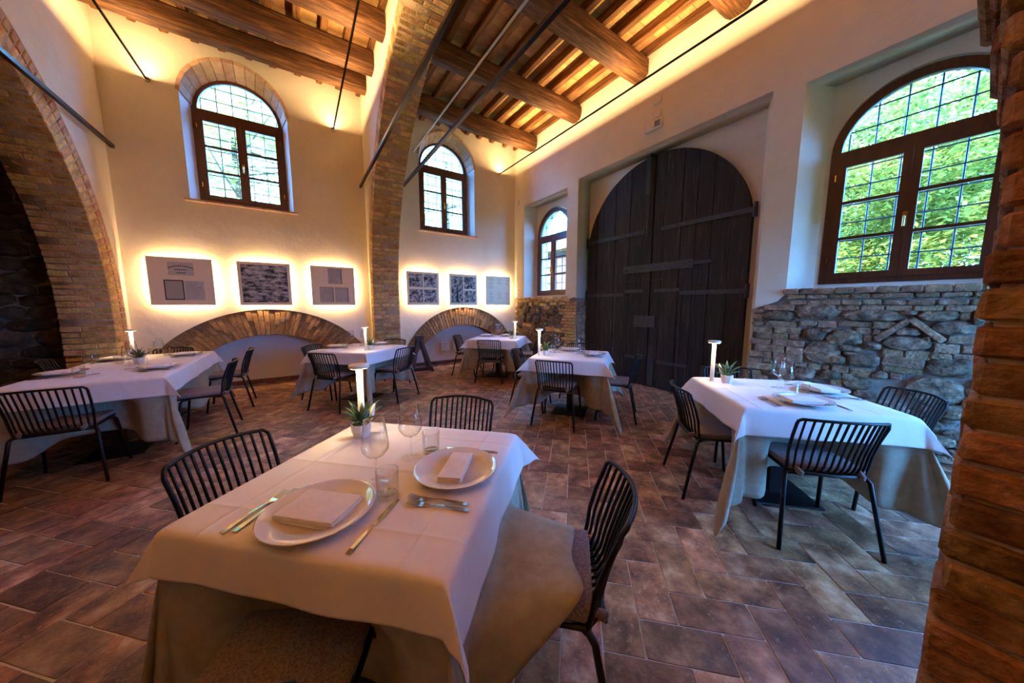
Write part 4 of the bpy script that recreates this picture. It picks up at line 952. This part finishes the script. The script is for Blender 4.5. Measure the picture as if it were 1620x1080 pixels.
# T1 long table at the left
w1 = 'at the left by the dark arch'; p1 = 'on the long table'
table(-1.5, 4.97, .46, .97, 0, w1, [(.16, -.34), None, None, (.18, 0)], bases=((0, -.5), (0, .5)), seed=31)
chair(-1.59, 3.98, 90, 'black wire chair at the near end of the long table'); chair(-.90, 4.62, 182, 'nearer black wire chair on the right side of the long table'); chair(-.86, 5.68, 182, 'farther black wire chair on the right side of the long table')
chair(-2.12, 5.72, 10, 'black wire chair at the far left of the long table under the arch'); chair(-1.55, 6.14, 262, 'black wire chair at the far end of the long table')
setting(-1.82, 4.60, 0, p1 + ', near left'); setting(-1.20, 4.55, 180, p1 + ', near right'); setting(-1.80, 5.52, 0, p1 + ', far left'); setting(-1.22, 5.54, 180, p1 + ', far right')
wine(-1.60, 4.48, p1 + ', near left'); wine(-1.43, 4.66, p1 + ', near right'); wine(-1.44, 5.52, p1 + ', far right'); wine(-1.58, 5.25, p1 + ', beside the lamp')
tumb(-1.64, 4.37, p1 + ', near left'); tumb(-1.36, 4.73, p1 + ', near right'); tumb(-1.40, 5.62, p1 + ', far right'); tumb(-1.66, 5.18, p1 + ', beside the lamp'); lamp(-1.68, 5.62, p1); plant(-1.47, 5.02, p1, .9)

# dark wooden trestle leaning by the right blind arch
tr = empty('folded_trestle', (2.05, 6.62, 0), 0, 'dark wooden A-frame trestle standing left of the right blind arch', 'trestle')
for dy in (0, .28):
    for k, (xa, xb) in enumerate(((-.22, .0), (.20, .02))):
        MB().hexa([(xa - .03, -dy, 0), (xa + .03, -dy, 0), (xa + .03, -dy + .03, 0), (xa - .03, -dy + .03, 0), (xb - .03, -dy * .2, .72), (xb + .03, -dy * .2, .72), (xb + .03, -dy * .2 + .03, .72), (xb - .03, -dy * .2 + .03, .72)]).build('leg', 'walnut', tr)
MB().box((-.20, -.28, .03), (.20, -.25, .10)).build('stretcher', 'walnut', tr); MB().box((-.07, -.09, .66), (.09, .03, .74)).build('head_rail', 'walnut', tr)

# ------------------------------------------------------------------ outside
tag(MB().box((5.2, -40, -.4), (80, 60, -.15)).build('ground', 'grass'), 'sunlit lawn outside the right wall', 'lawn', kind='structure')
tag(MB().box((-40, -40, -.4), (5.2, YF - .42, -.16)).build('ground', 'grass'), 'grass outside the entrance behind the viewpoint', 'lawn', kind='structure')
tag(MB().box((-40, 7.3, -.4), (5.2, 60, -.16)).build('ground', 'grass'), 'grass outside behind the back wall', 'lawn', kind='structure')
def tree(x, y, h, r, n, ls, mat, label, seed, zc=None, flat=.75):
    rr = random.Random(seed); t = empty('leafy_tree', (x, y, -.15), 0, label, 'tree', 'trees outside the windows')
    MB().tube([(0, 0, 0), (.06, .03, h * .3), (-.05, .1, h * .6), (.05, .05, h * .85)], [.20, .16, .11, .05], 8).build('trunk', 'bark', t, True)
    mb = MB(); zc = zc or h - r * flat
    for i in range(9):
        an = rr.uniform(0, 6.3); z = h * rr.uniform(.3, .7); e = r * rr.uniform(.6, .95)
        mb.tube([(0, 0, z), (e * .5 * math.cos(an), e * .5 * math.sin(an), z + .35), (e * math.cos(an), e * math.sin(an), z + rr.uniform(.3, 1.2))], [.06, .035, .012], 5)
    mb.build('branches', 'bark', t, True)
    vs = []; fs = []
    cl = []
    for i in range(70):
        d = Vector((rr.gauss(0, 1), rr.gauss(0, 1), rr.gauss(0, 1))).normalized() * (rr.random() ** .45)
        cl.append((Vector((d.x * r, d.y * r, zc + d.z * r * flat * 1.15)), rr.uniform(.16, .34) * r))
    for i in range(n):
        c, cr_ = cl[rr.randrange(len(cl))]
        p = c + Vector((rr.gauss(0, .5), rr.gauss(0, .5), rr.gauss(0, .42))) * cr_
        a_ = Vector((rr.uniform(-1, 1), rr.uniform(-1, 1), rr.uniform(-.5, .5))).normalized(); b = a_.cross(Vector((rr.uniform(-.5, .5), rr.uniform(-.5, .5), 1))).normalized()
        s = ls * rr.uniform(.6, 1.3); k = len(vs); vs += [p - a_ * s, p - b * s * .45, p + a_ * s, p + b * s * .45]; fs.append((k, k + 1, k + 2, k + 3))
    tag(link('foliage', mesh('foliage', vs, fs, mat), t), kind='stuff'); return t
for x, y, h, r, n, ls, mat, lab, sd, zc, fl_ in (
    (24, 2.2, 11.6, 4.6, 30000, .15, 'leafA', 'bright green tree in the middle of the large window', 1, 5.6, 1.05), (27, 11.5, 12.8, 4.6, 16000, .17, 'leafA', 'yellow green tree at the left of the large window', 2, 5.9, 1.05),
    (23, -8.2, 12.6, 5.0, 14000, .17, 'leafA', 'leafy tree at the right of the large window', 3, 5.6, 1.05), (37, 3.5, 16.5, 6.8, 26000, .24, 'leafB', 'dark tree behind the others outside the large window', 4, 8.0, 1.05),
    (30, 24, 12.0, 5.0, 6000, .22, 'leafB', 'dark tree beyond the small window', 5, 6, 1), (-2.0, 20.0, 14.0, 5.2, 13000, .24, 'leafC', 'pale tree outside the dark wood window', 6, 8.6, 1.05), (8.4, 20.0, 14.5, 5.2, 7000, .24, 'leafC', 'pale tree added outside the bright back window to block its sky', 8, 9.0, 1.05)):  # last tree is an addition that cuts blue skylight through the bright window
    tree(x, y, h, r, n, ls, mat, lab, sd, zc, fl_)
hs = empty('stone_house', (9.5, 12.5, 0), 0, 'neighbouring stone house seen through the small window', 'house')
MB().box((-1.5, -4, -.15), (3.5, 3, 3.3)).build('wall', 'house', hs); MB().hexa([(-1.9, -4.3, 3.3), (3.9, -4.3, 3.3), (3.9, 3.3, 3.3), (-1.9, 3.3, 3.3), (.8, -4.3, 4.4), (1.2, -4.3, 4.4), (1.2, 3.3, 4.4), (.8, 3.3, 4.4)]).build('roof', 'tileroof', hs)
for z in [i * .32 for i in range(10)]:
    x = -1.5
    while x < 3.3: l = random.uniform(.3, .6); piece(hs, 'stone_house', (x + l / 2, -4.0, z + .16), (l * .98, .1, .3), (0, 0, 0), 'stone', 'stone'); x += l
gw = empty('garden_wall', (22, 6, 0), 0, 'low pale garden wall far across the lawn', 'garden wall')
MB().box((-.2, -6, -.15), (.2, 6, 1.7)).build('wall', 'house', gw); MB().box((-.35, -6.1, 1.7), (.35, 6.1, 1.85)).build('coping', 'tileroof', gw)
